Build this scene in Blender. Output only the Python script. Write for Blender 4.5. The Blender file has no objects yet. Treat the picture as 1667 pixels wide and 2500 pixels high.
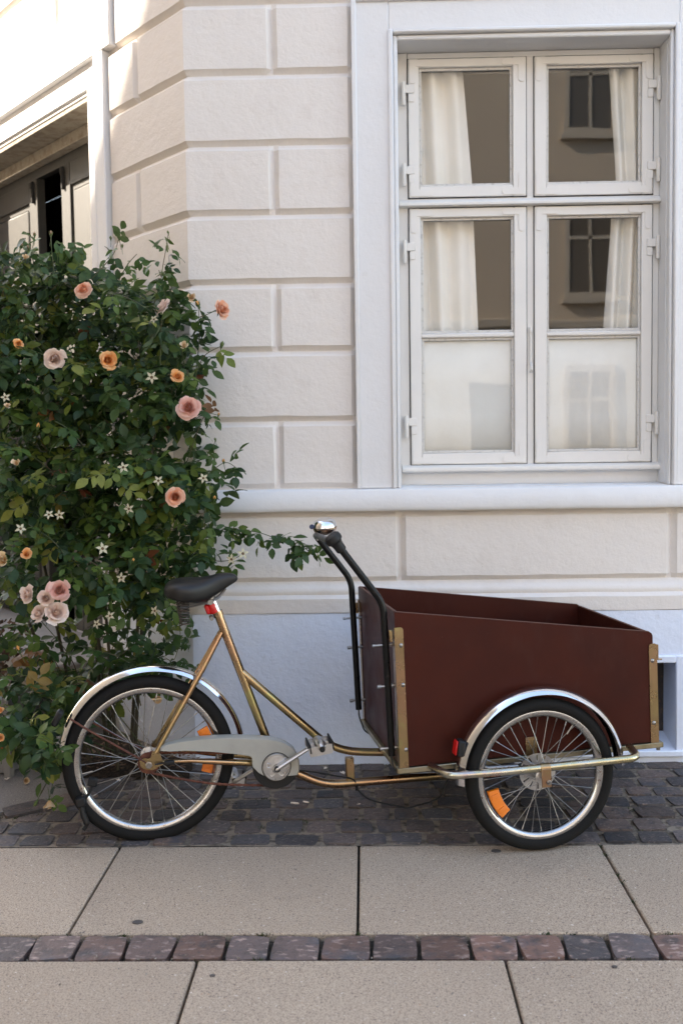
import bpy, math, random
from mathutils import Vector, Matrix, noise as mnoise
R = math.radians
random.seed(7)
sc = bpy.context.scene
col = sc.collection

# ------------------------------------------------------------------ camera, sky, sun, exposure
H_CAM, PITCH, YAW, ROLL, FPX = 1.343, .06716, .02272, -.01386, 2520.3
cy_, sy_, cp_, sp_, cr_, sr_ = math.cos(YAW), math.sin(YAW), math.cos(PITCH), math.sin(PITCH), math.cos(ROLL), math.sin(ROLL)
fw = Vector((-sy_, cy_, 0)); rt = Vector((cy_, sy_, 0)); up = Vector((0, 0, 1))
f2 = fw*cp_ - up*sp_; u2 = up*cp_ + fw*sp_
r3 = rt*cr_ + u2*sr_; u3 = u2*cr_ - rt*sr_
cam_d = bpy.data.cameras.new('camera'); cam = bpy.data.objects.new('camera', cam_d); col.objects.link(cam)
M_ = Matrix((r3, u3, -f2)).transposed().to_4x4(); M_.translation = (0, 0, H_CAM)
cam.matrix_world = M_
cam_d.sensor_fit = 'VERTICAL'; cam_d.sensor_height = 36.0; cam_d.sensor_width = 24.0
cam_d.lens = FPX/2500*36.0
cam_d.clip_start = .05; cam_d.clip_end = 2000
cam_d.dof.use_dof = True; cam_d.dof.focus_distance = 3.5; cam_d.dof.aperture_fstop = 3.2
sc.camera = cam
SUN_AZ = R(163); SUN_EL = R(33)                      # azimuth counter-clockwise from +x
sun_dir = Vector((math.cos(SUN_AZ)*math.cos(SUN_EL), math.sin(SUN_AZ)*math.cos(SUN_EL), math.sin(SUN_EL)))
w = bpy.data.worlds.new('World'); sc.world = w; w.use_nodes = True
nt = w.node_tree; bg = nt.nodes['Background']
sky = nt.nodes.new('ShaderNodeTexSky'); sky.sky_type = 'NISHITA'; sky.sun_disc = False
sky.sun_elevation = SUN_EL; sky.sun_rotation = math.atan2(sun_dir.x, sun_dir.y)
sky.air_density = 1.0; sky.dust_density = .6; sky.ozone_density = .2
nt.links.new(sky.outputs[0], bg.inputs[0]); bg.inputs[1].default_value = .15
sun_d = bpy.data.lights.new('sun', 'SUN'); sun_d.energy = 3.3; sun_d.angle = R(.53); sun_d.color = (1, .965, .91)
sun = bpy.data.objects.new('sun', sun_d); col.objects.link(sun)
sun.rotation_euler = sun_dir.to_track_quat('Z', 'Y').to_euler(); sun.location = (-20, 8, 20)
vs = sc.view_settings
vs.view_transform = 'Standard'; vs.look = 'None'; vs.gamma = 1; vs.use_curve_mapping = False; vs.exposure = 2.66
vs.use_white_balance = True; vs.white_balance_temperature = 7650; vs.white_balance_tint = 12
sc.render.engine = 'CYCLES'; sc.cycles.use_denoising = True
sc.cycles.max_bounces = 8; sc.cycles.transparent_max_bounces = 16
sc.cycles.sample_clamp_indirect = 6; sc.cycles.caustics_reflective = False; sc.cycles.caustics_refractive = False

# ------------------------------------------------------------------ helpers
def tag(o, label=None, cat=None, group=None, kind=None):
    if label: o['label'] = label
    if cat: o['category'] = cat
    if group: o['group'] = group
    if kind: o['kind'] = kind
    return o
def empty(name, loc=(0, 0, 0), rot=(0, 0, 0)):
    o = bpy.data.objects.new(name, None); o.empty_display_size = .1
    o.location = loc; o.rotation_euler = rot; col.objects.link(o); return o
def link(name, me, parent=None, loc=None, rot=None, scale=None):
    o = bpy.data.objects.new(name, me); col.objects.link(o)
    if parent: o.parent = parent
    if loc is not None: o.location = loc
    if rot is not None: o.rotation_euler = rot
    if scale is not None: o.scale = scale
    return o

class MB:
    def __init__(s): s.v = []; s.f = []
    def add(s, vs_, fs):
        n = len(s.v); s.v += [tuple(p) for p in vs_]; s.f += [tuple(i+n for i in f) for f in fs]; return s
    def box(s, x0, x1, y0, y1, z0, z1, b=0.0, M=None):
        if b <= 0:
            P = [(x, y, z) for x in (x0, x1) for y in (y0, y1) for z in (z0, z1)]
            F = [(0, 1, 3, 2), (4, 6, 7, 5), (0, 4, 5, 1), (2, 3, 7, 6), (0, 2, 6, 4), (1, 5, 7, 3)]
        else:
            c = ((x0+x1)/2, (y0+y1)/2, (z0+z1)/2); h = (abs(x1-x0)/2, abs(y1-y0)/2, abs(z1-z0)/2)
            P = []; idx = {}
            for sx in (-1, 1):
                for sy in (-1, 1):
                    for sz in (-1, 1):
                        for a in range(3):
                            q = [sx*(h[0]-b), sy*(h[1]-b), sz*(h[2]-b)]; q[a] += (sx, sy, sz)[a]*b
                            idx[sx, sy, sz, a] = len(P); P.append(tuple(c[i]+q[i] for i in range(3)))
            F = []
            for a in range(3):
                o1, o2 = [(1, 2), (0, 2), (0, 1)][a]
                for sg in (-1, 1):
                    quad = []
                    for s1, s2 in ((-1, -1), (1, -1), (1, 1), (-1, 1)):
                        k = [0, 0, 0]; k[a] = sg; k[o1] = s1; k[o2] = s2; quad.append(idx[k[0], k[1], k[2], a])
                    F.append(tuple(quad))
                for s1 in (-1, 1):
                    for s2 in (-1, 1):
                        e = []
                        for sg, ax in ((-1, o1), (-1, o2), (1, o2), (1, o1)):
                            k = [0, 0, 0]; k[a] = sg; k[o1] = s1; k[o2] = s2; e.append(idx[k[0], k[1], k[2], ax])
                        F.append(tuple(e))
            for sx in (-1, 1):
                for sy in (-1, 1):
                    for sz in (-1, 1): F.append(tuple(idx[sx, sy, sz, a] for a in range(3)))
        if M is not None: P = [M @ Vector(p) for p in P]
        return s.add(P, F)
    def tube(s, pts, r, n=12, caps=True, closed=False, flat=1.0):
        pts = [Vector(p) for p in pts]; m = len(pts)
        rs = r if isinstance(r, (list, tuple)) else [r]*m
        tans = []
        for i in range(m):
            a = pts[(i-1) % m] if (i > 0 or closed) else pts[i]
            b = pts[(i+1) % m] if (i < m-1 or closed) else pts[i]
            t = b-a; tans.append(t.normalized() if t.length > 1e-9 else Vector((0, 0, 1)))
        t0 = tans[0]; nrm = t0.orthogonal().normalized()
        if abs(t0.y) < .9:
            nrm = (Vector((0, 1, 0)) - t0*t0.y).normalized()
        V = []; prev = t0
        for i in range(m):
            t = tans[i]; q = prev.rotation_difference(t); nrm = (q @ nrm); nrm = (nrm - t*nrm.dot(t)).normalized(); prev = t
            bn = t.cross(nrm)
            for k in range(n):
                a = 2*math.pi*k/n
                V.append(pts[i] + nrm*(math.cos(a)*rs[i]) + bn*(math.sin(a)*rs[i]*flat))
        F = []
        for i in range(m if closed else m-1):
            j = (i+1) % m
            for k in range(n):
                l = (k+1) % n; F.append((i*n+k, i*n+l, j*n+l, j*n+k))
        if caps and not closed:
            F.append(tuple(range(n-1, -1, -1))); F.append(tuple((m-1)*n+k for k in range(n)))
        return s.add(V, F)
    def lathe(s, prof, M=None, n=48, a0=0.0, a1=2*math.pi, closed_prof=False, caps=False):
        """profile (r, h) turned round local Z"""
        full = abs(a1-a0-2*math.pi) < 1e-6; m = n if full else n+1; V = []; F = []; k = len(prof)
        for i in range(m):
            a = a0+(a1-a0)*i/n
            for r_, h in prof: V.append(Vector((r_*math.cos(a), r_*math.sin(a), h)))
        for i in range(n):
            j = (i+1) % m
            for q in range(k if closed_prof else k-1):
                p = (q+1) % k; F.append((i*k+q, j*k+q, j*k+p, i*k+p))
        if closed_prof and not full:
            F.append(tuple(range(k))); F.append(tuple((m-1)*k+q for q in range(k-1, -1, -1)))
        if caps and full:
            F.append(tuple(i*k for i in range(m))); F.append(tuple(i*k+k-1 for i in range(m-1, -1, -1)))
        if M is not None: V = [M @ p for p in V]
        return s.add(V, F)
    def prism(s, poly, d0, d1, ax=1):
        """extrude a 2D polygon along axis ax (0 x, 1 y, 2 z)"""
        def mk(p, d): return ((d, p[0], p[1]), (p[0], d, p[1]), (p[0], p[1], d))[ax]
        n = len(poly); V = [mk(p, d0) for p in poly]+[mk(p, d1) for p in poly]
        F = [tuple(range(n)), tuple(range(2*n-1, n-1, -1))]+[(i, i+n, (i+1) % n+n, (i+1) % n) for i in range(n)]
        return s.add(V, F)
    def mesh(s, name, mat, smooth=40):
        me = bpy.data.meshes.new(name); me.from_pydata(s.v, [], s.f); me.validate()
        import bmesh
        bm = bmesh.new(); bm.from_mesh(me); bmesh.ops.recalc_face_normals(bm, faces=bm.faces); bm.to_mesh(me); bm.free()
        if smooth:
            me.polygons.foreach_set('use_smooth', [True]*len(me.polygons))
            if smooth < 180: me.set_sharp_from_angle(angle=R(smooth))
        if mat: me.materials.append(mat)
        me.update(); return me
    def build(s, name, mat, parent=None, smooth=40, **kw):
        return link(name, s.mesh(name, mat, smooth), parent, **kw)

def curve_pts(pts, n=6):
    """Catmull-Rom through the points"""
    P = [Vector(p) for p in pts]; out = []
    for i in range(len(P)-1):
        a = P[max(i-1, 0)]; b = P[i]; c = P[i+1]; d = P[min(i+2, len(P)-1)]
        for k in range(n):
            t = k/n; out.append(.5*((2*b)+(c-a)*t+(2*a-5*b+4*c-d)*t*t+(3*b-a-3*c+d)*t**3))
    out.append(P[-1]); return out
def bend_path(pts, rad=.04, n=6):
    """polyline with rounded corners"""
    P = [Vector(p) for p in pts]; out = [P[0]]
    for i in range(1, len(P)-1):
        a, b, c = P[i-1], P[i], P[i+1]; r_ = min(rad, (a-b).length*.45, (c-b).length*.45)
        p0 = b+(a-b).normalized()*r_; p2 = b+(c-b).normalized()*r_
        for k in range(n+1):
            t = k/n; out.append(p0*(1-t)**2+b*2*t*(1-t)+p2*t*t)
    out.append(P[-1]); return out

# ------------------------------------------------------------------ materials
def new_mat(name):
    m = bpy.data.materials.new(name); m.use_nodes = True; t = m.node_tree
    return m, t, t.nodes['Principled BSDF']
def mat(name, c, rough=.6, metal=0.0, spec=.5, var=(), bump=(), coord='Object', rvar=0.0, rnd=0.0, coat=0.0, rough_noise=None, rcol=None):
    """var: (scale, colour, lo, hi[, stretch]) layers mixed over the base by a noise ramp; bump: (scale, distance[, stretch])"""
    m, t, b = new_mat(name); N = t.nodes; L = t.links
    if coord == 'World':
        g = N.new('ShaderNodeNewGeometry'); co = g.outputs['Position']
    else:
        g = N.new('ShaderNodeTexCoord'); co = g.outputs['Object']
    def nz(scale, st=None, det=6.0, ro=.6):
        n_ = N.new('ShaderNodeTexNoise'); n_.inputs['Scale'].default_value = scale; n_.inputs['Detail'].default_value = det; n_.inputs['Roughness'].default_value = ro
        if st:
            mp = N.new('ShaderNodeMapping'); mp.inputs['Scale'].default_value = st; L.new(co, mp.inputs[0]); L.new(mp.outputs[0], n_.inputs['Vector'])
        else: L.new(co, n_.inputs['Vector'])
        return n_
    rgb = N.new('ShaderNodeRGB'); rgb.outputs[0].default_value = (*c, 1); cur = rgb.outputs[0]
    if rcol:
        oi = N.new('ShaderNodeObjectInfo'); m1 = N.new('ShaderNodeMath'); m1.operation = 'MULTIPLY'; m1.inputs[1].default_value = 7.31; m2 = N.new('ShaderNodeMath'); m2.operation = 'FRACT'; L.new(oi.outputs['Random'], m1.inputs[0]); L.new(m1.outputs[0], m2.inputs[0])
        mx = N.new('ShaderNodeMix'); mx.data_type = 'RGBA'; L.new(m2.outputs[0], mx.inputs[0]); L.new(cur, mx.inputs[6]); mx.inputs[7].default_value = (*rcol, 1); cur = mx.outputs[2]
    for layer in var:
        scale, c2, lo, hi = layer[:4]; st = layer[4] if len(layer) > 4 else None
        n_ = nz(scale, st); mr = N.new('ShaderNodeMapRange'); mr.inputs[1].default_value = lo; mr.inputs[2].default_value = hi
        L.new(n_.outputs[0], mr.inputs[0])
        mx = N.new('ShaderNodeMix'); mx.data_type = 'RGBA'; L.new(mr.outputs[0], mx.inputs[0]); L.new(cur, mx.inputs[6]); mx.inputs[7].default_value = (*c2, 1); cur = mx.outputs[2]
    if rnd:
        oi = N.new('ShaderNodeObjectInfo'); mr = N.new('ShaderNodeMapRange'); mr.inputs[3].default_value = 1-rnd; mr.inputs[4].default_value = 1+rnd
        L.new(oi.outputs['Random'], mr.inputs[0])
        hs = N.new('ShaderNodeHueSaturation'); L.new(mr.outputs[0], hs.inputs['Value']); L.new(cur, hs.inputs['Color']); cur = hs.outputs[0]
    L.new(cur, b.inputs['Base Color'])
    b.inputs['Roughness'].default_value = rough; b.inputs['Metallic'].default_value = metal; b.inputs['Specular IOR Level'].default_value = spec
    b.inputs['Coat Weight'].default_value = coat; b.inputs['Coat Roughness'].default_value = .15
    if rough_noise:
        n_ = nz(rough_noise[0]); mr = N.new('ShaderNodeMapRange'); mr.inputs[1].default_value = .3; mr.inputs[2].default_value = .7
        mr.inputs[3].default_value = rough_noise[1]; mr.inputs[4].default_value = rough_noise[2]; L.new(n_.outputs[0], mr.inputs[0]); L.new(mr.outputs[0], b.inputs['Roughness'])
    prev = None
    for layer in bump:
        scale, dist = layer[:2]; st = layer[2] if len(layer) > 2 else None
        n_ = nz(scale, st, 5.0); bp = N.new('ShaderNodeBump'); bp.inputs['Distance'].default_value = dist; bp.inputs['Strength'].default_value = 1.0
        L.new(n_.outputs[0], bp.inputs['Height'])
        if prev: L.new(prev, bp.inputs['Normal'])
        prev = bp.outputs[0]
    if prev: L.new(prev, b.inputs['Normal'])
    return m

WHITE2 = (.71, .70, .695)
M_wall = mat('cream_stucco', (.725, .675, .63), .75, spec=.3, coord='World', var=((1.3, (.70, .645, .60), .42, .72), (9, (.67, .61, .56), .58, .8), (2.2, (.63, .58, .535), .66, .82)), bump=((70, .0016), (16, .004), (240, .0006)))
M_trim = mat('white_trim_paint', WHITE2, .6, spec=.35, coord='World', var=((3, (.67, .66, .655), .5, .75), (14, (.62, .605, .58), .66, .82)), bump=((60, .0012), (14, .003)))
M_plinth = mat('blue_grey_plinth_paint', (.72, .78, .89), .7, spec=.3, coord='World', var=((2, (.68, .74, .84), .45, .7), (18, (.63, .67, .74), .62, .8), (60, (.36, .35, .34), .73, .8)), bump=((45, .0025), (12, .005), (160, .0008)))
M_wood = mat('white_window_paint', (.725, .695, .655), .4, spec=.4, coord='World', var=((6, (.675, .65, .62), .5, .8), (45, (.58, .55, .51), .70, .82)), bump=((30, .0008, (1, 1, .2)), (140, .0003)))
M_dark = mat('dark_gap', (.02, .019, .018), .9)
M_slab = mat('concrete_slab', (.49, .385, .285), .85, spec=.25, coord='World', rnd=.05, var=((1.1, (.43, .335, .25), .42, .66), (4.5, (.38, .30, .225), .60, .8), (230, (.24, .18, .14), .48, .62), (120, (.20, .15, .12), .58, .64), (90, (.72, .63, .54), .64, .69), (150, (.10, .078, .065), .63, .68), (100, (.44, .25, .15), .66, .70)), bump=((300, .0010), (90, .001)))
M_cob = mat('granite_cobble', (.066, .062, .064), .62, spec=.4, coord='World', rnd=.4, rcol=(.135, .092, .074), var=((14, (.055, .045, .042), .5, .66), (70, (.25, .19, .17), .57, .67, (1, 1.6, 1)), (55, (.035, .035, .04), .55, .7), (7, (.06, .062, .07), .52, .7)), bump=((35, .008), (110, .0035)))
M_set = mat('granite_sett', (.088, .082, .084), .62, spec=.4, coord='World', rnd=.3, rcol=(.185, .105, .08), var=((13, (.075, .058, .053), .5, .66), (38, (.34, .25, .215), .55, .66, (.7, 1.4, 1)), (60, (.055, .055, .06), .58, .72), (6, (.085, .085, .095), .54, .7)), bump=((35, .006), (110, .003)))
M_joint = mat('sandy_joint', (.30, .245, .19), .95, spec=.1, coord='World', var=((25, (.09, .075, .06), .45, .65), (200, (.30, .26, .22), .6, .72)), bump=((120, .006), (30, .008)))
M_jointd = mat('dark_joint_soil', (.055, .047, .038), .95, spec=.1, coord='World', var=((60, (.10, .09, .07), .55, .7), (25, (.035, .045, .02), .6, .7)), bump=((120, .006),))
M_asph = mat('asphalt', (.23, .205, .185), .9, spec=.25, coord='World', var=((2, (.20, .18, .162), .4, .7), (150, (.36, .33, .30), .58, .66), (170, (.11, .098, .088), .55, .64)), bump=((260, .0015), (80, .0015)))
M_soil = mat('garden_soil', (.04, .028, .02), .95, spec=.1, coord='World', var=((50, (.09, .06, .04), .5, .65), (140, (.14, .09, .06), .62, .7)), bump=((60, .02), (200, .01)))

# ------------------------------------------------------------------ the house on the corner
YW = 4.266; CX = -.709; LA = R(40.5)
dL = Vector((-math.sin(LA), math.cos(LA), 0)); nL = Vector((math.cos(LA), math.sin(LA), 0))   # along the side wall, into the house
C0 = Vector((CX, YW, 0))
def W1(x, d, z): return Vector((x, YW+d, z))                      # front wall: d = depth into the wall
def W2(s, d, z): return C0 + dL*s + nL*d + Vector((0, 0, z))      # side wall
MIT = (1-math.sin(LA))/math.cos(LA)
def W1c(u, d, z): return W1(CX + u + (d*MIT if u < 1e-6 else 0), d, z)
def W2c(u, d, z):
    return W1(CX+d*MIT, d, z) if u < 1e-6 else W2(u, d, z)
house = empty('corner_house', (CX, YW, 0)); HLOC = Vector((CX, YW, 0))
tag(house, 'white stucco corner house with grooved blocks, white window and bluish plinth', 'house')
def hb(mb, name, m, parent=house, smooth=40):
    mb.v = [tuple(Vector(p)-HLOC) for p in mb.v]
    return mb.build(name, m, parent, smooth)
GD = .022; GC = .021
def face_grid(mb, fn, u0, u1, z0, z1, left=True, right=True, seed=0.0, gd=GD, gc=GC):
    def lines(a, b, fa, fb, n):
        c0, c1 = (a+gc if fa else a), (b-gc if fb else b); L_ = []
        if fa: L_.append((a, 1))
        L_ += [(c0+(c1-c0)*i/n, 0) for i in range(n+1)]
        if fb: L_.append((b, 1))
        return L_
    us = lines(u0, u1, left, right, max(2, int((u1-u0)/.05))); zs_ = lines(z0, z1, True, True, 5)
    V = []; F = []
    for i, (u, eu) in enumerate(us):
        for j, (z, ez) in enumerate(zs_):
            q = Vector((u*9+seed, z*9, seed)); jit = mnoise.noise(q)*.0028+mnoise.noise(q*3.7)*.0012
            jd = mnoise.noise(q*.5+Vector((0, 0, 5)))*.0022
            d = gd if (eu or ez) else jd
            if u in (u0,) and not left: d = gd if ez else 0; jit = 0
            uu = u+(jit if not (eu or (u in (u0, u1))) else 0); zz = z+(jit if not ez else 0)
            V.append(fn(uu, d, zz))
    m = len(zs_)
    for i in range(len(us)-1):
        for j in range(m-1): F.append((i*m+j, (i+1)*m+j, (i+1)*m+j+1, i*m+j+1))
    mb.add(V, F)
ZR = [1.157, 1.446+.0, 1.733, 2.008, 2.287, 2.564, 2.845, 3.122, 3.40, 3.68, 3.96]
ZR = [ZR[0]]+[z-.012 for z in ZR[1:]]
XA0 = -.028                                                       # outer edge of the window surround
def wblock(fn, u0, u1, z0, z1, left=True, right=True, m=M_wall):
    mb = MB(); face_grid(mb, fn, u0, u1, z0, z1, left, right, seed=u0*3+z0*7)
    return hb(mb, 'stucco_block', m, house, 30)
for i in range(len(ZR)-1):
    z0, z1 = ZR[i]+.0006, ZR[i+1]-.0006
    odd = i % 2 == 0
    end = XA0-CX if i < 7 else 4.2
    j1 = -.352-CX
    send = .673 if i < 7 else (.60 if i == 7 else 1.17)
    sj = None
    if i in (4, 6, 2, 0): sj = .40
    # block on the corner wraps round it
    mb = MB(); u_end = (j1 if odd else end)
    face_grid(mb, W1c, 0, u_end, z0, z1, False, True, seed=z0*5)
    face_grid(mb, W2c, 0, sj if sj else send, z0, z1, False, True, seed=z0*3+2)
    hb(mb, 'corner_block', M_wall, house, 30)
    if odd: wblock(W1, CX+j1+.0006, CX+end, z0, z1)
    if sj: wblock(W2, sj+.0006, send, z0, z1)
    if i >= 8:
        for a in range(3): wblock(W2, send+.0006+a*.9, send+(a+1)*.9, z0, z1)
# low course under the sill band
zc0, zc1 = .765, 1.054
mb = MB(); face_grid(mb, W1c, 0, .147-CX, zc0, zc1, False, True, 1.0); face_grid(mb, W2c, 0, .673, zc0, zc1, False, True, 2.0); hb(mb, 'corner_block', M_wall, house, 30)
for a, b in ((.147, 1.262), (1.262, 2.3), (2.3, 3.4)): wblock(W1, a+.0006, b, zc0, zc1)
# right of the window
for i in range(7):
    z0, z1 = ZR[i]+.0006, ZR[i+1]-.0006
    e = [1.42, 1.76, 2.5, 3.4] if i % 2 == 0 else [1.42, 2.1, 3.0, 3.4]
    for a, b in zip(e[:-1], e[1:]): wblock(W1, a, b-.0006, z0, z1)

def strip(mb, prof, u_lo, u_hi, s_hi, n1=40):
    """profile of (depth, z) run along both walls with a mitre at the corner; wavy by a few mm"""
    V = []; F = []; k = len(prof); st = []
    ns = max(2, int(s_hi/.12)) if s_hi > 0 else 0
    for i in range(ns, 0, -1): st.append(('s', s_hi*i/ns))
    for i in range(n1+1): st.append(('x', (u_lo+(u_hi-u_lo)*i/n1)))
    for kd, q in st:
        for d, z in prof:
            jz = mnoise.noise(Vector((q*5, z*3, 3 if kd == 's' else 0)))*.0025; jd = mnoise.noise(Vector((q*4, z*6, 9)))*.002
            if kd == 's': V.append(W2(q, d+jd, z+jz))
            else:
                x = q if q > CX+1e-6 else CX+d*MIT
                V.append(W1(x, d+(jd if q > CX+1e-6 else 0), z+jz))
    for i in range(len(st)-1):
        for j in range(k-1): F.append((i*k+j, (i+1)*k+j, (i+1)*k+j+1, i*k+j+1))
    mb.add(V, F)
mb = MB(); strip(mb, [(.14, 1.1585), (-.034, 1.150), (-.042, 1.143), (-.042, 1.078), (-.040, 1.068), (-.036, 1.062), (.03, 1.060)], CX, 3.4, .673, 60); hb(mb, 'sill_band', M_trim, house, 50)
mb = MB(); strip(mb, [(.022, .7655), (-.004, .742), (-.012, .736), (-.014, .722), (-.010, .712), (-.022, .703), (-.030, .697), (-.030, .640), (.02, .6385)], CX, 3.4, .673, 60); hb(mb, 'plinth_moulding', M_wall, house, 50)
# plinth with the cellar niche
NX0, NX1, NZ0, NZ1 = .62, 1.272, .055, .418
mb = MB(); d0 = -.026
P = []
def pl_seg(x0, x1, z0, z1, nx):
    nz_ = max(1, int((z1-z0)/.06)); V = []; F = []
    for i in range(nx+1):
        for j in range(nz_+1):
            x = x0+(x1-x0)*i/nx; z = z0+(z1-z0)*j/nz_
            jd = mnoise.noise(Vector((x*4, z*4, 1)))*.004 if abs(x-CX) > 1e-4 else 0
            V.append(W1(x if abs(x-CX) > 1e-4 else CX+d0*MIT, d0+jd, z))
    for i in range(nx):
        for j in range(nz_): F.append((i*(nz_+1)+j, (i+1)*(nz_+1)+j, (i+1)*(nz_+1)+j+1, i*(nz_+1)+j+1))
    mb.add(V, F)
pl_seg(CX, NX0, -.1, .6375, 24); pl_seg(NX0, NX1, NZ1, .6375, 12); pl_seg(NX1, 3.4, -.1, .6375, 30); pl_seg(NX0, NX1, -.1, NZ0, 12)
V = []; F = []
for i in range(7):
    for z in (-.1, .2, .4, .6375):
        s = .673*i/6; V.append(W2(s, d0, z) if i else W1(CX+d0*MIT, d0, z))
for i in range(6):
    for j in range(3): F.append((i*4+j, (i+1)*4+j, (i+1)*4+j+1, i*4+j+1))
mb.add(V, F); hb(mb, 'plinth', M_plinth, house, 60)
mb = MB()
a, b = W1(NX0, d0, 0).y, W1(0, .145, 0).y
mb.add([(NX0, a, NZ0), (NX1, a, NZ0), (NX1, a, NZ1), (NX0, a, NZ1), (NX0, b, NZ0+.03), (NX1, b, NZ0+.03), (NX1, b, NZ1), (NX0, b, NZ1)], [(0, 1, 5, 4), (1, 2, 6, 5), (2, 3, 7, 6), (3, 0, 4, 7)])
hb(mb, 'cellar_niche', M_plinth, house, 0)
mb = MB()
for x0, x1, z0, z1 in ((NX0-.035, NX0-.001, NZ0-.02, NZ1+.03), (NX1+.001, NX1+.035, NZ0-.02, NZ1+.03), (NX0-.001, NX1+.001, NZ1+.001, NZ1+.03)): mb.box(x0, x1, YW+d0-.012, YW+d0+.01, z0, z1, .004)
mb.box(NX0-.06, NX1+.05, YW+d0-.022, YW+d0+.01, NZ0-.028, NZ0-.002, .004); hb(mb, 'niche_frame', M_plinth, house)
M_grille = mat('rusty_cellar_window', (.045, .035, .03), .8, coord='World', var=((60, (.10, .06, .035), .55, .7),))
mb = MB(); mb.box(NX0, NX1, b-.004, b+.02, NZ0+.02, NZ1)
hb(mb, 'cellar_window', M_grille, house)

# solid walls, room, upper part and roof
WO = (.150, 1.243, 1.16, 2.955)      # window opening x0 x1 z0 z1
M_in = mat('room_wall', (.42, .37, .31), .9)
M_floor_in = mat('room_floor', (.12, .08, .05), .7)
mb = MB()
T0, T1 = GD-.001, .40
for x0, x1, z0, z1 in ((CX+.02, WO[0], -.3, 9), (WO[1], 12, .7505, 9), (WO[0], WO[1], WO[3], 9), (WO[0], WO[1], .75, WO[2]-.006), (WO[0], NX0, -.3, .75), (NX1+.03, 12, -.3, .75)):
    mb.box(x0, x1, YW+T0, YW+T1, z0, z1)
hb(mb, 'wall', M_wall, house, 0)
DS0, DS1, DZ0, DZ1 = .856, 2.74, .33, 2.985   # door opening along the side wall
def sbox(mb, s0, s1, d0_, d1_, z0, z1, b=0.0):
    M = Matrix.Translation(C0) @ Matrix((( dL.x, nL.x, 0, 0), (dL.y, nL.y, 0, 0), (0, 0, 1, 0), (0, 0, 0, 1)))
    mb.box(s0, s1, d0_, d1_, z0, z1, b, M)
mb = MB()
for s0, s1, z0, z1 in ((.03, DS0, -.3, 9), (DS1, 9, -.3, 9), (DS0, DS1, DZ1, 9), (DS0, DS1, -.3, DZ0-.04)): sbox(mb, s0, s1, T0, T1, z0, z1)
hb(mb, 'side_wall', M_wall, house, 0)
mb = MB(); mb.box(-.2, 3.2, YW+.42, YW+4.2, .5, 3.4)
ob = hb(mb, 'room', M_in, house, 0)
# open the room towards the window
me = ob.data; bmv = [p for p in me.polygons if abs(p.normal.y) > .9 and p.center.y < .6]
import bmesh
bm = bmesh.new(); bm.from_mesh(me); bm.faces.ensure_lookup_table()
bmesh.ops.delete(bm, geom=[bm.faces[p.index] for p in bmv], context='FACES')
# ring face round the opening
q = [(-.2, .5), (3.2, .5), (3.2, 3.4), (-.2, 3.4)]; r_ = [(WO[0], WO[2]), (WO[1], WO[2]), (WO[1], WO[3]), (WO[0], WO[3])]
vo = [bm.verts.new(Vector((x, YW+.42, z))-HLOC) for x, z in q]; vi = [bm.verts.new(Vector((x, YW+.42, z))-HLOC) for x, z in r_]
for i in range(4): bm.faces.new((vo[i], vo[(i+1) % 4], vi[(i+1) % 4], vi[i]))
bm.to_mesh(me); bm.free()
# roof slab high above (shuts the house)
mb = MB()
p = [(CX-.35, YW-.35), (12.3, YW-.35), (12.3, YW+9), (CX-6.2, YW+9), (CX-5.6, YW+6.3)]
mb.prism(p, 9.0, 9.25, 2); hb(mb, 'roof', mat('roof_tile', (.16, .07, .05), .8), house)

# ---- window surround
mb = MB()
AX0, AX1, AZ1 = XA0, 1.416, 3.112
IX0, IX1, IZ1 = .118, 1.272, 2.984
def frame3(mb, o, i, y0, y1, zb, b=.003):
    (ox0, ox1, oz), (ix0, ix1, iz) = o, i
    mb.box(ox0, ix0, y0, y1, zb, oz, b); mb.box(ix1, ox1, y0, y1, zb, oz, b); mb.box(ix0-.0005, ix1+.0005, y0+.0004, y1, iz, oz-.0004, b)
frame3(mb, (AX0, AX1, AZ1), (IX0, IX1, IZ1), YW-.016, YW+.06, 1.1525, .004)
frame3(mb, (AX0-.004, AX1+.004, AZ1+.004), (AX0+.016, AX1-.016, AZ1-.016), YW-.026, YW-.0155, 1.1525, .004)
frame3(mb, (IX0-.004, IX1+.004, IZ1+.004), (IX0+.016, IX1-.016, IZ1-.013), YW-.026, YW+.01, 1.1525, .005)
frame3(mb, (IX0+.0165, IX1-.0165, IZ1-.0135), (WO[0]+.002, WO[1]-.002, WO[3]-.006), YW-.006, YW+.05, 1.1525, .005)
hb(mb, 'window_surround', M_trim, house)
mb = MB()
mb.box(WO[0]-.02, WO[0]+.004, YW+.04, YW+.20, 1.159, WO[3]+.02); mb.box(WO[1]-.004, WO[1]+.02, YW+.04, YW+.20, 1.159, WO[3]+.02); mb.box(WO[0]+.004, WO[1]-.004, YW+.04, YW+.20, WO[3]-.004, WO[3]+.02)
mb.box(WO[0]+.003, WO[1]-.003, YW+.145, YW+.20, 1.158, 1.215)
hb(mb, 'window_reveal', M_trim, house)
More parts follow.
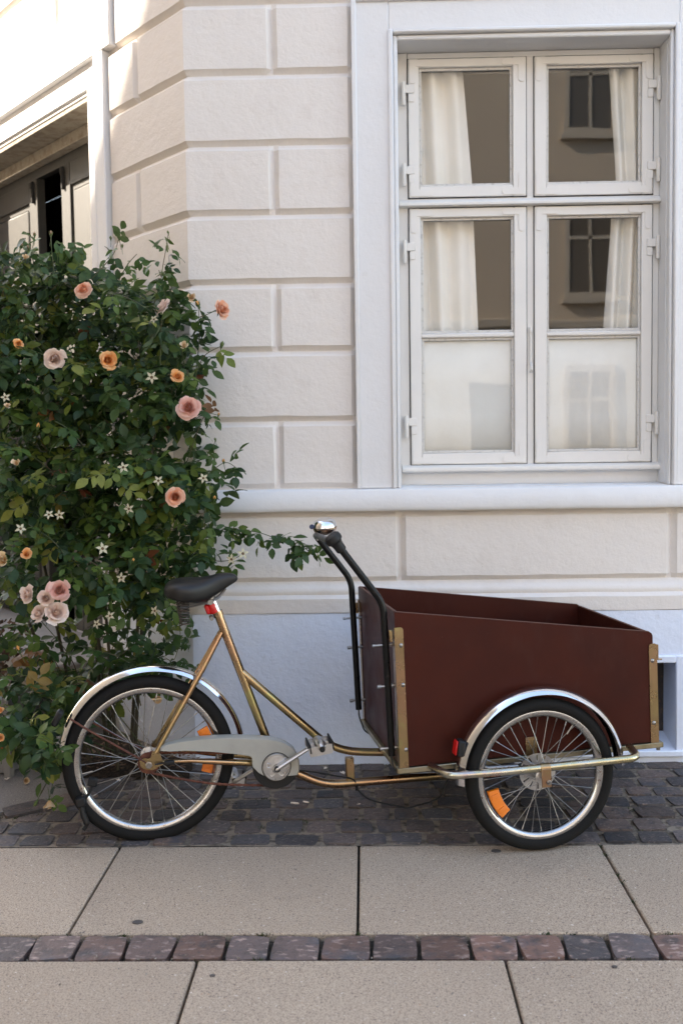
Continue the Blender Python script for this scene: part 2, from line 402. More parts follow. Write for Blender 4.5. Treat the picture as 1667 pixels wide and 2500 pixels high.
# ---- the window
YS = YW+.14
FX0, FX1, FZ0, FZ1 = .156, 1.239, 1.212, 2.95
mb = MB()
mb.box(FX0, .1962, YS, YS+.07, FZ0, FZ1, .002); mb.box(1.2138, FX1, YS, YS+.07, FZ0, FZ1, .002)
mb.box(.1975, 1.2125, YS+.0005, YS+.07, 2.925, FZ1-.0005, .002); mb.box(.689, .720, YS+.001, YS+.07, FZ0, 2.9255, .002)
mb.box(.1975, 1.2125, YS+.0006, YS+.07, 2.318, 2.357, .002)
window = hb(mb, 'window', M_wood, house)
mb = MB(); mb.prism([(YS-.035, 2.322), (YS-.035, 2.331), (YS-.028, 2.338), (YS-.022, 2.342), (YS-.012, 2.349), (YS+.002, 2.352), (YS+.002, 2.318), (YS-.02, 2.318)], FX0+.002, FX1-.002, 0); hb(mb, 'transom_moulding', M_wood, window)
mb = MB(); mb.prism([(YS-.045, 1.216), (YS-.048, 1.222), (YS-.046, 1.232), (YS-.036, 1.238), (YS+.002, 1.243), (YS+.002, 1.21), (YS-.03, 1.21)], FX0+.004, 1.262, 0); hb(mb, 'window_ledge', M_wood, window)
def glass():
    m, t, b = new_mat('window_glass'); N = t.nodes; L = t.links; N.remove(b)
    out = N['Material Output']; tr = N.new('ShaderNodeBsdfTransparent'); tr.inputs[0].default_value = (.985, .99, .985, 1)
    gl = N.new('ShaderNodeBsdfGlossy'); gl.inputs['Roughness'].default_value = .0; gl.inputs[0].default_value = (1, 1, 1, 1)
    lw = N.new('ShaderNodeLayerWeight'); lw.inputs[0].default_value = .5; pw = N.new('ShaderNodeMath'); pw.operation = 'POWER'; pw.inputs[1].default_value = 5; fr = N.new('ShaderNodeMath'); fr.operation = 'MULTIPLY_ADD'; fr.inputs[1].default_value = .93; fr.inputs[2].default_value = .07; L.new(lw.outputs['Facing'], pw.inputs[0]); L.new(pw.outputs[0], fr.inputs[0]); mx = N.new('ShaderNodeMixShader')
    tc = N.new('ShaderNodeNewGeometry'); nz = N.new('ShaderNodeTexNoise'); nz.inputs['Scale'].default_value = 2.2; nz.inputs['Detail'].default_value = 1
    bp = N.new('ShaderNodeBump'); bp.inputs['Distance'].default_value = .001; L.new(tc.outputs['Position'], nz.inputs['Vector']); L.new(nz.outputs[0], bp.inputs['Height']); L.new(bp.outputs[0], gl.inputs['Normal'])
    L.new(fr.outputs[0], mx.inputs[0]); L.new(tr.outputs[0], mx.inputs[1]); L.new(gl.outputs[0], mx.inputs[2]); L.new(mx.outputs[0], out.inputs[0])
    return m
M_glass = glass()
M_putty = mat('old_putty', (.62, .59, .55), .8, coord='World', var=((70, (.40, .37, .33), .55, .72),), bump=((90, .002),))
def casement(x0, x1, z0, z1, px0, px1, pz0, pz1, bar=None):
    yf = YS-.012; mb = MB()
    mb.box(x0, px0, yf, YS+.03, z0, z1, .003); mb.box(px1, x1, yf, YS+.03, z0, z1, .003)
    mb.box(px0-.001, px1+.001, yf+.0005, YS+.03, z0+.0005, pz0, .003); mb.box(px0-.001, px1+.001, yf+.0005, YS+.03, pz1, z1-.0005, .003)
    if bar: mb.box(px0-.001, px1+.001, yf+.003, YS+.03, bar[0], bar[1], .005)
    c = hb(mb, 'casement', M_wood, window)
    for a, b in ([(pz0, pz1)] if not bar else [(pz0, bar[0]), (bar[1], pz1)]):
        mb = MB(); mb.add([(px0-.004, YS+.016, a-.004), (px1+.004, YS+.016, a-.004), (px1+.004, YS+.016, b+.004), (px0-.004, YS+.016, b+.004)], [(0, 1, 2, 3)])
        pn = hb(mb, 'pane', M_glass, window, 0)
        mb = MB(); e = .011
        for q in ((px0, px0+e, a, b, 0), (px1-e, px1, a, b, 0), (px0, px1, a, a+e, 1), (px0, px1, b-e, b, 1)):
            mb.box(q[0], q[1], YS+.003+.0006*q[4], YS+.0152, q[2], q[3], .002)
        hb(mb, 'putty_bead', M_putty, window)
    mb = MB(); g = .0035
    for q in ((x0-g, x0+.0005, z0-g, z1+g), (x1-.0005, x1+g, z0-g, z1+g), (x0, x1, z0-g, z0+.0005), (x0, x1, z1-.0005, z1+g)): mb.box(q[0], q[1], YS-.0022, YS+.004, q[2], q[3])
    hb(mb, 'casement_gap', M_dark, window, 0)  # dark strips laid in as the shadow line round each casement
    # flat iron corner plates
    for cx, sx in ((x0+.006, 1), (x1-.006, -1)):
        for cz, sz in ((z0+.006, 1), (z1-.006, -1)):
            h_ = .095; t_ = .026; n = 6
            pts = [(0, 0), (h_-t_/2, 0)]+[(h_-t_/2+t_/2*math.sin(math.pi*k/n), t_/2-t_/2*math.cos(math.pi*k/n)) for k in range(1, n)]+[(h_-t_/2, t_), (t_, t_), (t_, h_-t_/2)]+[(t_/2+t_/2*math.cos(math.pi*k/n), h_-t_/2+t_/2*math.sin(math.pi*k/n)) for k in range(1, n)]+[(0, h_-t_/2)]
            mb = MB(); mb.prism([(cx+sx*p[0], cz+sz*p[1]) for p in pts], yf-.0034, yf+.001, 1); hb(mb, 'corner_plate', M_wood, window)
casement(.2, .6875, 2.359, 2.923, .245, .632, 2.405, 2.888)
casement(.7215, 1.21, 2.357, 2.923, .771, 1.163, 2.405, 2.888)
casement(.2, .6875, 1.244, 2.314, .247, .636, 1.292, 2.276, (1.777, 1.797))
casement(.7215, 1.21, 1.244, 2.314, .772, 1.165, 1.292, 2.276, (1.777, 1.797))
for sx, xx in ((-1, .2), (1, 1.21)):
    for z in (2.80, 2.47, 2.155, 1.425):
        mb = MB(); x_pin = xx+sx*.020
        mb.tube([(x_pin, YS-.020, z-.066), (x_pin, YS-.020, z-.060), (x_pin, YS-.020, z+.028)], [.0065, .009, .009], 10)
        mb.box(min(xx-sx*.024, x_pin), max(xx-sx*.024, x_pin), YS-.0185, YS-.011, z-.016, z+.018, .002)
        mb.box(xx-sx*.024 if sx > 0 else xx, xx if sx > 0 else xx-sx*.024, YS-.0165, YS-.011, z-.052, z-.017, .002)
        hb(mb, 'hinge', M_wood, window)
mb = MB(); mb.tube([(.7045, YS-.008, 1.80), (.7045, YS-.008, 1.66)], .004, 8); mb.tube([(.7045, YS-.01, 1.815), (.7045, YS-.01, 1.795)], .007, 8)
mb.tube(curve_pts([(.7045, YS-.008, 1.67), (.7045, YS-.03, 1.655), (.7045, YS-.032, 1.635), (.7045, YS-.012, 1.63)]), .0045, 8); hb(mb, 'window_latch', M_wood, window)
mb = MB(); mb.tube([(1.252, YS-.03, 1.193), (1.252, YS+.02, 1.193)], .012, 12); hb(mb, 'drain_pipe_end', mat('rusty_pipe', (.09, .05, .035), .8), house)

# ---- curtains
M_curt = mat('curtain_cloth', (.78, .75, .70), .9, spec=.1, coord='World', var=((4, (.73, .70, .64), .45, .7),))
b_ = M_curt.node_tree.nodes['Principled BSDF']; b_.inputs['Subsurface Weight'].default_value = 0
def curtain(name, label, edge, folds, yc, xin, grp=None):
    """edge: list of (z, x inner); xin: fixed outer x"""
    V = []; F = []; nu = 70; zs_ = [e[0] for e in edge]
    for z, xe in edge:
        for i in range(nu+1):
            t = i/nu; x = xin+(xe-xin)*t
            y = yc+math.sin(t*folds*2*math.pi+.6*math.sin(z*2.1+t*5))*.018*(1-.3*math.sin(z*3))+.007*math.sin(t*17+z*.8)
            V.append((x, y, z))
    n = nu+1
    for j in range(len(edge)-1):
        for i in range(nu): F.append((j*n+i, j*n+i+1, (j+1)*n+i+1, (j+1)*n+i))
    mb = MB(); mb.add(V, F); o = mb.build(name, M_curt, None, 180)
    so = o.modifiers.new('thickness', 'SOLIDIFY'); so.thickness = .002
    return tag(o, label, 'curtain', grp)
def lerp_edge(k, n=26):
    out = []
    for i in range(n+1):
        z = k[0][0]+(k[-1][0]-k[0][0])*i/n
        for (za, xa), (zb, xb) in zip(k[:-1], k[1:]):
            if zb <= z <= za+1e-9: out.append((z, xa+(xb-xa)*(za-z)/(za-zb))); break
    return out
curtain('curtain', 'white folded curtain hanging in the left half of the window', lerp_edge([(2.96, .425), (2.9, .436), (2.44, .472), (1.81, .495), (1.25, .50)]), 3.4, YS+.075, .17)
curtain('curtain', 'white folded curtain hanging in the right half of the window', lerp_edge([(2.96, 1.04), (2.888, 1.049), (2.44, 1.08), (2.3, 1.063), (1.81, 1.03), (1.25, 1.02)]), 3.1, YS+.075, 1.24)
M_film = mat('half_curtain_cloth', (.70, .68, .64), .8, spec=.2, coord='World', var=((5, (.66, .635, .59), .45, .7),), bump=((6, .004),))
for x0, x1, s in ((.235, .65, 'left'), (.762, 1.178, 'right')):
    mb = MB(); V = []; F = []
    for i in range(41):
        for z in (1.27, 1.45, 1.6, 1.787):
            t = i/40; V.append((x0+(x1-x0)*t, YS+.020+.0005*math.sin(t*30+z), z))
    for i in range(40):
        for j in range(3): F.append((i*4+j, i*4+4+j, i*4+5+j, i*4+1+j))
    mb.add(V, F); o = mb.build('half_curtain', M_film, None, 180)
    so = o.modifiers.new('thickness', 'SOLIDIFY'); so.thickness = .0015
    tag(o, 'plain off-white half curtain filling the lowest %s window pane' % s, 'half curtain')
mb = MB(); mb.box(.16, 1.235, YS+.072, YW+.42, 1.225, 1.243, .003); hb(mb, 'inner_sill', M_wood, house)

# ---- side door
M_door = mat('dark_grey_door_paint', (.038, .036, .031), .5, coord='World', var=((4, (.030, .029, .026), .45, .7), (40, (.06, .057, .05), .66, .8)), bump=((30, .001, (1, 1, .2)),))
M_fr = mat('aged_door_head', (.38, .33, .26), .8, coord='World', var=((20, (.25, .20, .15), .45, .65), (60, (.5, .45, .38), .6, .75)), bump=((40, .004),))
mb = MB()
sbox(mb, .674, .768, -.020, .05, -.02, 3.128, .004); sbox(mb, .768, 3.0, -.020, .05, 3.128, 3.386, .004)
sbox(mb, .6005, .768, -.0205, .05, 3.128, 3.3865, .004)
sbox(mb, .768, .858, .006, .2, DZ0-.04, 3.13, .004); sbox(mb, .857, 3.0, .0065, .2, 2.985, 3.129, .004)
sbox(mb, .80, .862, -.006, .03, DZ0-.04, 3.06, .004); sbox(mb, .861, 3.0, -.0055, .03, 3.004, 3.06, .004)
sbox(mb, DS1, 3.0, -.02, .2, -.02, 2.99, .004)
hb(mb, 'door_surround', M_trim, house)
mb = MB(); sbox(mb, DS0, DS1, .012, .20, 2.962, 2.9845, .003); sbox(mb, DS0, DS1, .15, .21, 2.90, 2.9615, .003); hb(mb, 'door_head', M_fr, house)
mb = MB(); sbox(mb, DS0, DS1, .21, .25, 2.85, 2.91, .002); sbox(mb, DS0, DS0+.03, .19, .25, DZ0, 2.9, .002)
door = hb(mb, 'door', M_door, house)
def leaf(s0, s1, z0, z1, d0_):
    mb = MB(); sbox(mb, s0, s1, d0_+.012, d0_+.05, z0, z1, .002)
    w_ = s1-s0; st = .11
    for a, b in ((s0, s0+st), (s1-st, s1)): sbox(mb, a, b, d0_, d0_+.02, z0, z1, .003)
    rails = [z0, z0+.2, z0+.95, z1-.85, z1]; zz = [(z0, z0+.2), (z0+.9, z0+1.02), (z1-.85, z1-.73), (z1-.12, z1)]
    for a, b in zz: sbox(mb, s0+st, s1-st, d0_+.0006, d0_+.02, a, b, .003)
    lf = hb(mb, 'door_leaf', M_door, door)
    for (a, b), (c, d) in zip(zz[:-1], zz[1:]):
        mb = MB(); sbox(mb, s0+st+.03, s1-st-.03, d0_+.002, d0_+.02, b+.03, c-.03, .012); hb(mb, 'door_panel', M_door, door)
    return lf
leaf(DS0+.03, 1.636, DZ0, 2.85, .205)
leaf(1.955, DS1, DZ0, 2.85, .205)
for s_ in (1.60, 2.0):
    mb = MB(); sbox(mb, s_-.008, s_+.008, .19, .206, 2.72, 2.84, .003); sbox(mb, s_-.012, s_+.012, .186, .206, 2.80, 2.835, .003); hb(mb, 'door_bolt', M_dark, door)
mb = MB(); sbox(mb, .42, 7, 1.3, 1.35, .1, 3.3); sbox(mb, .42, 7, .41, 1.299, 3.3, 3.35); sbox(mb, 6.9, 7, .41, 1.3, .1, 3.3); sbox(mb, .42, 7, .41, 1.299, .05, .1); hb(mb, 'hall_wall', mat('hall_dark', (.035, .022, .018), .8), house)
M_step = mat('step_stone', (.24, .225, .21), .8, coord='World', var=((8, (.19, .175, .16), .45, .7),), bump=((60, .002),))
mb = MB(); sbox(mb, .80, 2.9, -.30, .20, .20, .33, .012); sbox(mb, .80, 3.0, -.28, .2, -.05, .1995, .006); hb(mb, 'door_step', M_step, house)

# ------------------------------------------------------------------ houses round about (out of the frame; they shade, bounce and are mirrored in the window)
def far_house(name, label, org, ang, width, height, depth, colr, nwin, storeys, gable=None, ground_col=None):
    """facade along local x, facing local -y"""
    t = empty(name, org, (0, 0, ang)); tag(t, label, 'house')
    mw = mat(name+'_render', colr, .85, coord='World', var=((1.5, tuple(c*.92 for c in colr), .4, .7),))
    mb = MB()
    if gable is None: mb.box(0, width, 0, depth, -.2, height)
    mb.build('wall', mw, t, 0)
    mwh = bpy.data.materials.get('far_window_paint') or mat('far_window_paint', (.50, .44, .37), .6)
    mgl = bpy.data.materials.get('far_window_glass') or mat('far_window_glass', (.13, .112, .095), .08)
    if gable is None:
        mb = MB(); mb.box(.01, width-.01, -.03, -.0005, -.2, 3.62); mb.build('ground_storey', mat(name+'_ground_storey', (.74, .72, .68), .8), t, 0)
    mb = MB(); mb.box(-.1, width+.1, -.14, -.002, 3.62, 3.80, .02); mb.build('string_course', mwh if ground_col is None else mw, t, 0)
    mb = MB(); mb.box(-.2, width+.2, -.35, -.002, height-.35, height+.001, .05); mb.build('cornice', mw, t, 0)
    frame = None
    for k in range(storeys):
        for i in range(nwin):
            x = width*(i+.5)/nwin; z = 1.05+k*3.25
            if frame is None:
                mb = MB()
                for a, b, c, d in ((-.68, -.55, -.08, 1.75), (.55, .68, -.08, 1.75), (-.55, .55, 1.6, 1.75), (-.55, .55, -.08, .04), (-.04, .04, .04, 1.6), (-.55, .55, 1.05, 1.12)): mb.box(a, b, -.04 if abs(a) < .6 else -.06, -.002, c, d)
                mb.box(-.75, .75, -.12, -.002, -.16, -.081)
                frame = mb.mesh('window', mwh, 0)
                mb = MB(); mb.box(-.55, .55, -.02, -.001, .04, 1.6); pane = mb.mesh('pane', mgl, 0)
            wn = link('window', frame, t, (x, 0, z), None, (.78, 1, 1)); wn.location.y = -.032 if k == 0 else 0; link('pane', pane, wn)
    return t
# across the street: warm render, in the sun
opp = far_house('opposite_house', 'tan rendered house across the street mirrored in the window panes', (31.9, -12.5, 0), math.pi, 42, 9.9, 8, (.60, .50, .40), 10, 3)
mb = MB(); mb.box(28.85, 29.75, -.05, -.031, -.1, 2.55); mb.build('front_door', mat('opposite_door_paint', (.16, .18, .19), .5), opp, 0)
# unseen house added across the side street, gable shaped to throw the slanting shadow
ng = empty('neighbour_house', (-11, 0, 0)); tag(ng, 'tall gabled house across the side street to the left', 'house')
T_ = 8.5
def up_sun(p, t=T_): return p + sun_dir*t
A_ = up_sun(W2(.30, 0, 3.27)); B_ = up_sun(W2(.72, 0, 2.72))
# plane of the gable: vertical, containing A_ and B_
gd = (B_-A_); gh = Vector((gd.x, gd.y, 0)); gl = gh.length; ghn = gh.normalized()
slope = gd.z/gl
# walk along: right (shade) side is opposite to ghn (from A back, rising), left end at eave
nrm = Vector((-ghn.y, ghn.x, 0))
if nrm.dot(Vector((1, 0, 0))) > 0: nrm = -nrm          # body lies away from our street corner
def gp(u, z): return Vector((A_.x, A_.y, 0)) + ghn*u + Vector((0, 0, z))
zA = A_.z
u_e = 1.09                                                # eave beyond B
z_e = zA + slope*u_e
u_r = -3.6; z_r = zA + slope*u_r                        # ridge
u_l = u_r*2-u_e
poly = [gp(u_e, -.2), gp(u_e, z_e), gp(u_r, z_r), gp(u_l, z_e), gp(u_l, -.2)]
mb = MB(); V = [p for p in poly]+[p+nrm*9 for p in poly]; n = 5
mb.add(V, [tuple(range(5)), tuple(range(9, 4, -1))]+[(i, (i+1) % 5, (i+1) % 5+5, i+5) for i in range(5)])
mb.v = [tuple(Vector(p)-Vector((-11, 0, 0))) for p in mb.v]; mb.build('wall', mat('neighbour_render', (.50, .42, .33), .85), ng, 0)  # body of the added unseen house
# lower wing towards the street, added to keep the pavement in shade
sh_ = Vector((sun_dir.x, sun_dir.y, 0)).normalized(); pr = Vector((-sh_.y, sh_.x, 0))
u_w = ((Vector((0, 1.6, 0))-gp(0, 0)).dot(pr))/ghn.dot(pr)   # wing end set so the sun reaches the carriageway
shade_wing = MB(); q = [gp(u_l, -.2), gp(u_w, -.2)]
for zt in (z_e+.8,):
    P = [q[0], q[1], q[1]+nrm*9, q[0]+nrm*9]; shade_wing.add([p for p in P]+[p+Vector((0, 0, zt+.2)) for p in P], [(0, 1, 5, 4), (1, 2, 6, 5), (2, 3, 7, 6), (3, 0, 4, 7), (4, 5, 6, 7)])
print('NEIGHBOUR', u_l, u_w, z_e, z_r, A_, B_, gp(u_w, 0))
P = [gp(u_e, -.2), gp(u_e+9, -.2), gp(u_e+9, -.2)+nrm*9, gp(u_e, -.2)+nrm*9]; shade_wing.add([p for p in P]+[p+Vector((0, 0, z_e+.2)) for p in P], [(0, 1, 5, 4), (1, 2, 6, 5), (2, 3, 7, 6), (3, 0, 4, 7), (4, 5, 6, 7)])  # second low wing added to keep the lower side wall shaded
shade_wing.v = [tuple(Vector(p)-Vector((-11, 0, 0))) for p in shade_wing.v]; shade_wing.build('wing', bpy.data.materials['neighbour_render'], ng, 0)

# ------------------------------------------------------------------ ground
mb = MB(); mb.add([(-400, -400, -.17), (400, -400, -.17), (400, 400, -.17), (-400, 400, -.17)], [(0, 1, 2, 3)])
tag(mb.build('street', M_asph, None, 0), kind='structure')
mb = MB(); mb.prism([(-60, .55), (60, .55), (60, 12), (-60, 12)], -.16, -.030, 2); tag(mb.build('pavement_bed', M_jointd, None, 0), kind='structure')
Y0 = 3.371; JC = -.034; JC2 = -.451; G_ = .1415
pav = empty('pavement', (0, Y0, 0)); tag(pav, kind='structure')
def slab_mesh(wd, dp, name='paving_slab'):
    mb = MB(); mb.box(-wd/2, wd/2, -dp/2, dp/2, -.06, 0, .0035); return mb.mesh(name, M_slab, 0)
sm = slab_mesh(.792, .613)
for k in range(-5, 6):
    link('paving_slab', sm, pav, (JC+.4+.8*k, -.3125-.004, random.uniform(-.0012, .0012)), (random.uniform(-.001, .001), random.uniform(-.001, .001), 0))
for rw in range(2):
    for k in range(-5, 7):
        link('paving_slab', sm, pav, (JC2+.4+.8*k-(0 if rw == 0 else .4), -.625-G_-.3125-.625*rw, random.uniform(-.0012, .0012)), (random.uniform(-.001, .001), random.uniform(-.001, .001), 0))
mb = MB(); mb.box(-14, 14, .40, .545, -.17, -.002, .01); tag(mb.build('kerb', M_set, None, 0), kind='structure')
M_gum = mat('trodden_gum', (.07, .06, .055), .8)
for gx, gy, gr in ((-.654, 2.815, .014), (.415, 3.31, .015), (.62, 2.56, .007), (-.40, 2.52, .007)):
    mb = MB(); mb.lathe([(gr*1.0, -.001), (gr*.95, .0012), (gr*.5, .0018), (.0002, .0018)], Matrix.Translation((gx, gy-Y0, .0015)) @ Matrix.Diagonal((1.1, .85, 1, 1)), 14); mb.build('gum_spot', M_gum, pav)
# cobbles
def cob_mesh(seed, m, name, dome=.009):
    rr = random.Random(seed); n = 6; V = []; F = []
    off = Vector((rr.uniform(0, 50), rr.uniform(0, 50), 0)); skew = rr.uniform(-.07, .07); skx = rr.uniform(-.07, .07)
    for i in range(n+1):
        for j in range(n+1):
            u = -1+2*i/n; v = -1+2*j/n
            u = math.copysign(abs(u)**.66, u); v = math.copysign(abs(v)**.66, v)
            q = max(abs(u), abs(v)); cr = (abs(u*v))**4
            sh = 1-.07*cr
            x = .5*u*sh*(1+skx*v)+.018*mnoise.noise(off+Vector((u*1.3, v*1.3, 3))); y = .5*v*sh*(1+skew*u)+.018*mnoise.noise(off+Vector((u*1.3, v*1.3, 7)))
            z = -dome*(abs(u)**5+abs(v)**5)+.05*mnoise.noise(off+Vector((u*1.1, v*1.1, 0)))*.12+.0035*mnoise.noise(off+Vector((u*4, v*4, 0)))
            V.append((x, y, z))
    for i in range(n):
        for j in range(n): F.append((i*(n+1)+j, (i+1)*(n+1)+j, (i+1)*(n+1)+j+1, i*(n+1)+j+1))
    ring = [i*(n+1) for i in range(n+1)]+[n*(n+1)+j for j in range(1, n+1)]+[i*(n+1)+n for i in range(n-1, -1, -1)]+[j for j in range(n-1, 0, -1)]
    b0 = len(V)
    for r_ in ring: V.append((V[r_][0]*.97, V[r_][1]*.97, -.7))
    k = len(ring)
    for i in range(k): F.append((ring[i], ring[(i+1) % k], b0+(i+1) % k, b0+i))
    mb = MB(); mb.add(V, F); return mb.mesh(name, m, 50)
CV = [cob_mesh(s, M_cob, 'cobble') for s in range(10)]
SV = [cob_mesh(s+40, M_set, 'sett', .010) for s in range(8)]
mb = MB(); N_ = 60; V = []; F = []
for i in range(N_+1):
    for j in range(21):
        x = -3.2+6.6*i/N_; y = Y0+.002+(1.5)*j/20; V.append((x, y, -.005+.005*mnoise.noise(Vector((x*9, y*9, 0)))+.012*max(0, (y-4.0))))
for i in range(N_):
    for j in range(20): F.append((i*21+j, (i+1)*21+j, (i+1)*21+j+1, i*21+j+1))
mb.add(V, F); cobs = mb.build('cobble_strip', M_joint, None, 180); tag(cobs, kind='structure')
def edge_x(y): return -1.40+(y-3.67)*1.45+.06 if y < 3.83 else -1.10+(y-3.83)*.5
rng = random.Random(3); y = Y0+.004; row = 0
while y < 4.235:
    dpt = rng.uniform(.098, .125); x = -3.1+rng.uniform(0, .1)
    while x < 3.2:
        wd = rng.uniform(.10, .165)
        xc = x+wd/2; yc = y+dpt/2
        lean = .0 if xc < .7 else (xc-.7)*.10
        if xc > (edge_x(yc) if yc > 3.62 else -2.4) and not (xc < -.72 and yc > 4.02):
            if -1.75 < xc < 1.75 or row < 1:
                link('cobble', CV[rng.randrange(10)], cobs, (xc, yc, rng.uniform(-.003, .005)+.012*max(0, yc-4.0)), (rng.uniform(-.03, .03), rng.uniform(-.03, .03), rng.uniform(-.06, .06)+(math.pi if rng.random() < .5 else 0)), (wd-.019, dpt-.016, .1))
        x += wd
    y += dpt; row += 1
# edge row of longer setts along the slanting end of the strip
for k in range(5):
    px, py, a = ((-1.43, 3.625, .55), (-1.27, 3.725, .58), (-1.125, 3.835, .75), (-1.045, 3.97, 1.1), (-.985, 4.10, 1.15))[k]
    link('cobble', CV[k], cobs, (px, py, .009), (.01, -.02, a), (.165, .105, .1))
# row of setts between the slabs
setb = MB(); setb.box(-4, 4.6, Y0-.625-G_+.002, Y0-.625-.004, -.06, -.020); setr = setb.build('sett_row', M_jointd, None, 0); tag(setr, kind='structure')
x = -2.2
while x < 2.4:
    wd = rng.uniform(.118, .142)
    link('sett', SV[rng.randrange(8)], setr, (x+wd/2, Y0-.625-G_/2-.002, rng.uniform(-.004, .0015)), (rng.uniform(-.02, .02), rng.uniform(-.02, .02), rng.uniform(-.05, .05)), (wd-.011, G_-.012, .08)); x += wd
# side-street pavement of fine asphalt left of the cobbles
mb = MB(); mb.prism([(-9, 3.60), (-1.47, 3.60), (-1.36, 3.67), (-1.15, 3.83), (-1.02, 4.07), (-.80, 4.28), (-3.2, 7.0), (-9, 7.0)], -.08, .006, 2); tag(mb.build('side_path', M_asph, None, 0), kind='structure')
# soil under the rose
mb = MB(); V = []; F = []
for i in range(15):
    for j in range(11):
        u = i/14; v = j/10; p = Vector((-1.22, 4.05, 0)).lerp(Vector((-.72, 4.06, 0)), u); q2 = Vector((-1.45, 4.85, 0)).lerp(Vector((-.74, 4.27, 0)), u)
        c = p.lerp(q2, v); V.append((c.x+.02*mnoise.noise(c*14), c.y+.02*mnoise.noise(c*11), .012+.035*math.sin(math.pi*u)*math.sin(math.pi*v)+.018*mnoise.noise(c*16)))
for i in range(14):
    for j in range(10): F.append((i*11+j, (i+1)*11+j, (i+1)*11+j+1, i*11+j+1))
mb.add(V, F); tag(mb.build('soil', M_soil, None, 180), kind='structure')

# ------------------------------------------------------------------ cargo tricycle (local x forward, y left, z up)
M_gold = mat('yellow_zinc_steel', (.38, .28, .145), .30, 1.0, var=((4, (.46, .28, .17), .42, .62), (6, (.40, .41, .17), .55, .70), (90, (.16, .09, .05), .74, .79)), rough_noise=(6, .22, .34))
M_zinc = mat('worn_zinc_tube', (.52, .49, .40), .30, 1.0, var=((9, (.50, .44, .26), .45, .62), (14, (.46, .36, .34), .55, .7), (70, (.25, .2, .14), .62, .76)), rough_noise=(16, .2, .36))
M_zincd = mat('dull_zinc_angle', (.36, .32, .23), .42, 1.0, var=((12, (.30, .25, .15), .45, .62), (50, (.20, .17, .12), .58, .72)))
M_chrome = mat('chrome', (.78, .78, .80), .07, 1.0, var=((90, (.45, .36, .28), .68, .80),), rough_noise=(20, .04, .16))
M_alu = mat('aluminium', (.56, .55, .54), .34, 1.0, var=((30, (.42, .41, .40), .5, .75),), rough_noise=(40, .25, .45))
M_rim = mat('rim_steel', (.50, .49, .48), .22, 1.0, var=((40, (.42, .37, .32), .58, .74), (90, (.22, .11, .06), .62, .70)), rough_noise=(18, .20, .30))
M_spoke = mat('spoke_steel', (.30, .295, .29), .35, 1.0)
M_rust = mat('rusty_steel', (.16, .055, .032), .75, .3, var=((40, (.09, .03, .02), .4, .6), (130, (.26, .11, .06), .6, .72)), bump=((140, .001),))
M_tyre = mat('tyre_rubber', (.0095, .009, .0085), .8, spec=.18, var=((18, (.010, .0095, .009), .45, .7), (140, (.028, .025, .023), .64, .76)), bump=((200, .0006),))
M_black = mat('black_paint', (.004, .004, .0042), .32, spec=.25, var=((60, (.03, .026, .022), .60, .75), (220, (.10, .075, .05), .74, .78)), rough_noise=(25, .26, .42))
M_blackp = mat('black_plastic', (.009, .009, .0095), .55, spec=.35)
M_seat = mat('saddle_vinyl', (.010, .0095, .0095), .46, spec=.4, var=((9, (.014, .013, .012), .45, .7),), bump=((280, .0004),))
M_ply = mat('brown_film_plywood', (.054, .0112, .0066), .45, spec=.13, var=((3, (.036, .009, .0066), .4, .7), (14, (.05, .0145, .0105), .55, .75, (1, 1, .5)), (90, (.11, .055, .04), .70, .78)), rough_noise=(7, .34, .52), bump=((420, .00035), (6, .0012)))
M_plye = mat('plywood_edge', (.11, .05, .034), .8, var=((60, (.09, .04, .028), .45, .65),), bump=((90, .001),))
M_guard = mat('grey_enamel', (.34, .335, .30), .32, spec=.5, coat=.2, var=((12, (.30, .295, .265), .5, .75), (130, (.18, .16, .13), .72, .78)))
M_red = mat('red_plastic', (.55, .012, .012), .3)
M_orange = mat('orange_reflector', (.82, .20, .01), .18, spec=.7, bump=((420, .002),))
M_bolt = mat('bolt_steel', (.30, .29, .28), .35, 1.0, var=((80, (.2, .12, .08), .6, .75),))
OX, OY, PSI, PHI = -.7372, 3.4452, .1957, .0316
tri = empty('cargo_tricycle', (OX, OY, 0), (0, -PHI, PSI))
tag(tri, 'old gold-framed cargo tricycle with brown plywood box parked against the white wall', 'cargo tricycle')
RX = Matrix.Rotation(R(90), 4, 'X')                       # lathe axis z -> local -y
def T3(mb, name, m, parent=tri, smooth=40): return mb.build(name, m, parent, smooth)

# ---- wheels (built round the hub; each wheel's hub mesh carries tyre, rim, spokes)
def tyre_mesh(rr, ro, hw, flat=None, name='tyre'):
    n = 96; k = 18; V = []; F = []; rc = (rr-.004+ro)/2; hr = (ro-rr+.004)/2
    for i in range(n):
        a = 2*math.pi*i/n
        for j in range(k):
            b = 2*math.pi*j/k; r_ = rc+hr*math.cos(b); y = hw*math.sin(b)
            if abs(math.cos(b)) > .75 and math.cos(b) > 0: r_ -= .0012*(1 if j % 2 else 0)
            x, z = r_*math.cos(a), r_*math.sin(a)
            if flat is not None and z < flat:
                ex = flat-z; y *= 1+min(.55, ex*28); z = flat-.0006*min(ex*10, 1)
            elif flat is not None and z < flat+.05 and abs(x) < .12:
                y *= 1+.16*(1-(z-flat)/.05)*(1-abs(x)/.12)
            V.append((x, y, z))
    for i in range(n):
        for j in range(k):
            p, q = (i+1) % n, (j+1) % k; F.append((i*k+j, p*k+j, p*k+q, i*k+q))
    mb = MB(); mb.add(V, F); return mb.mesh(name, M_tyre, 60)
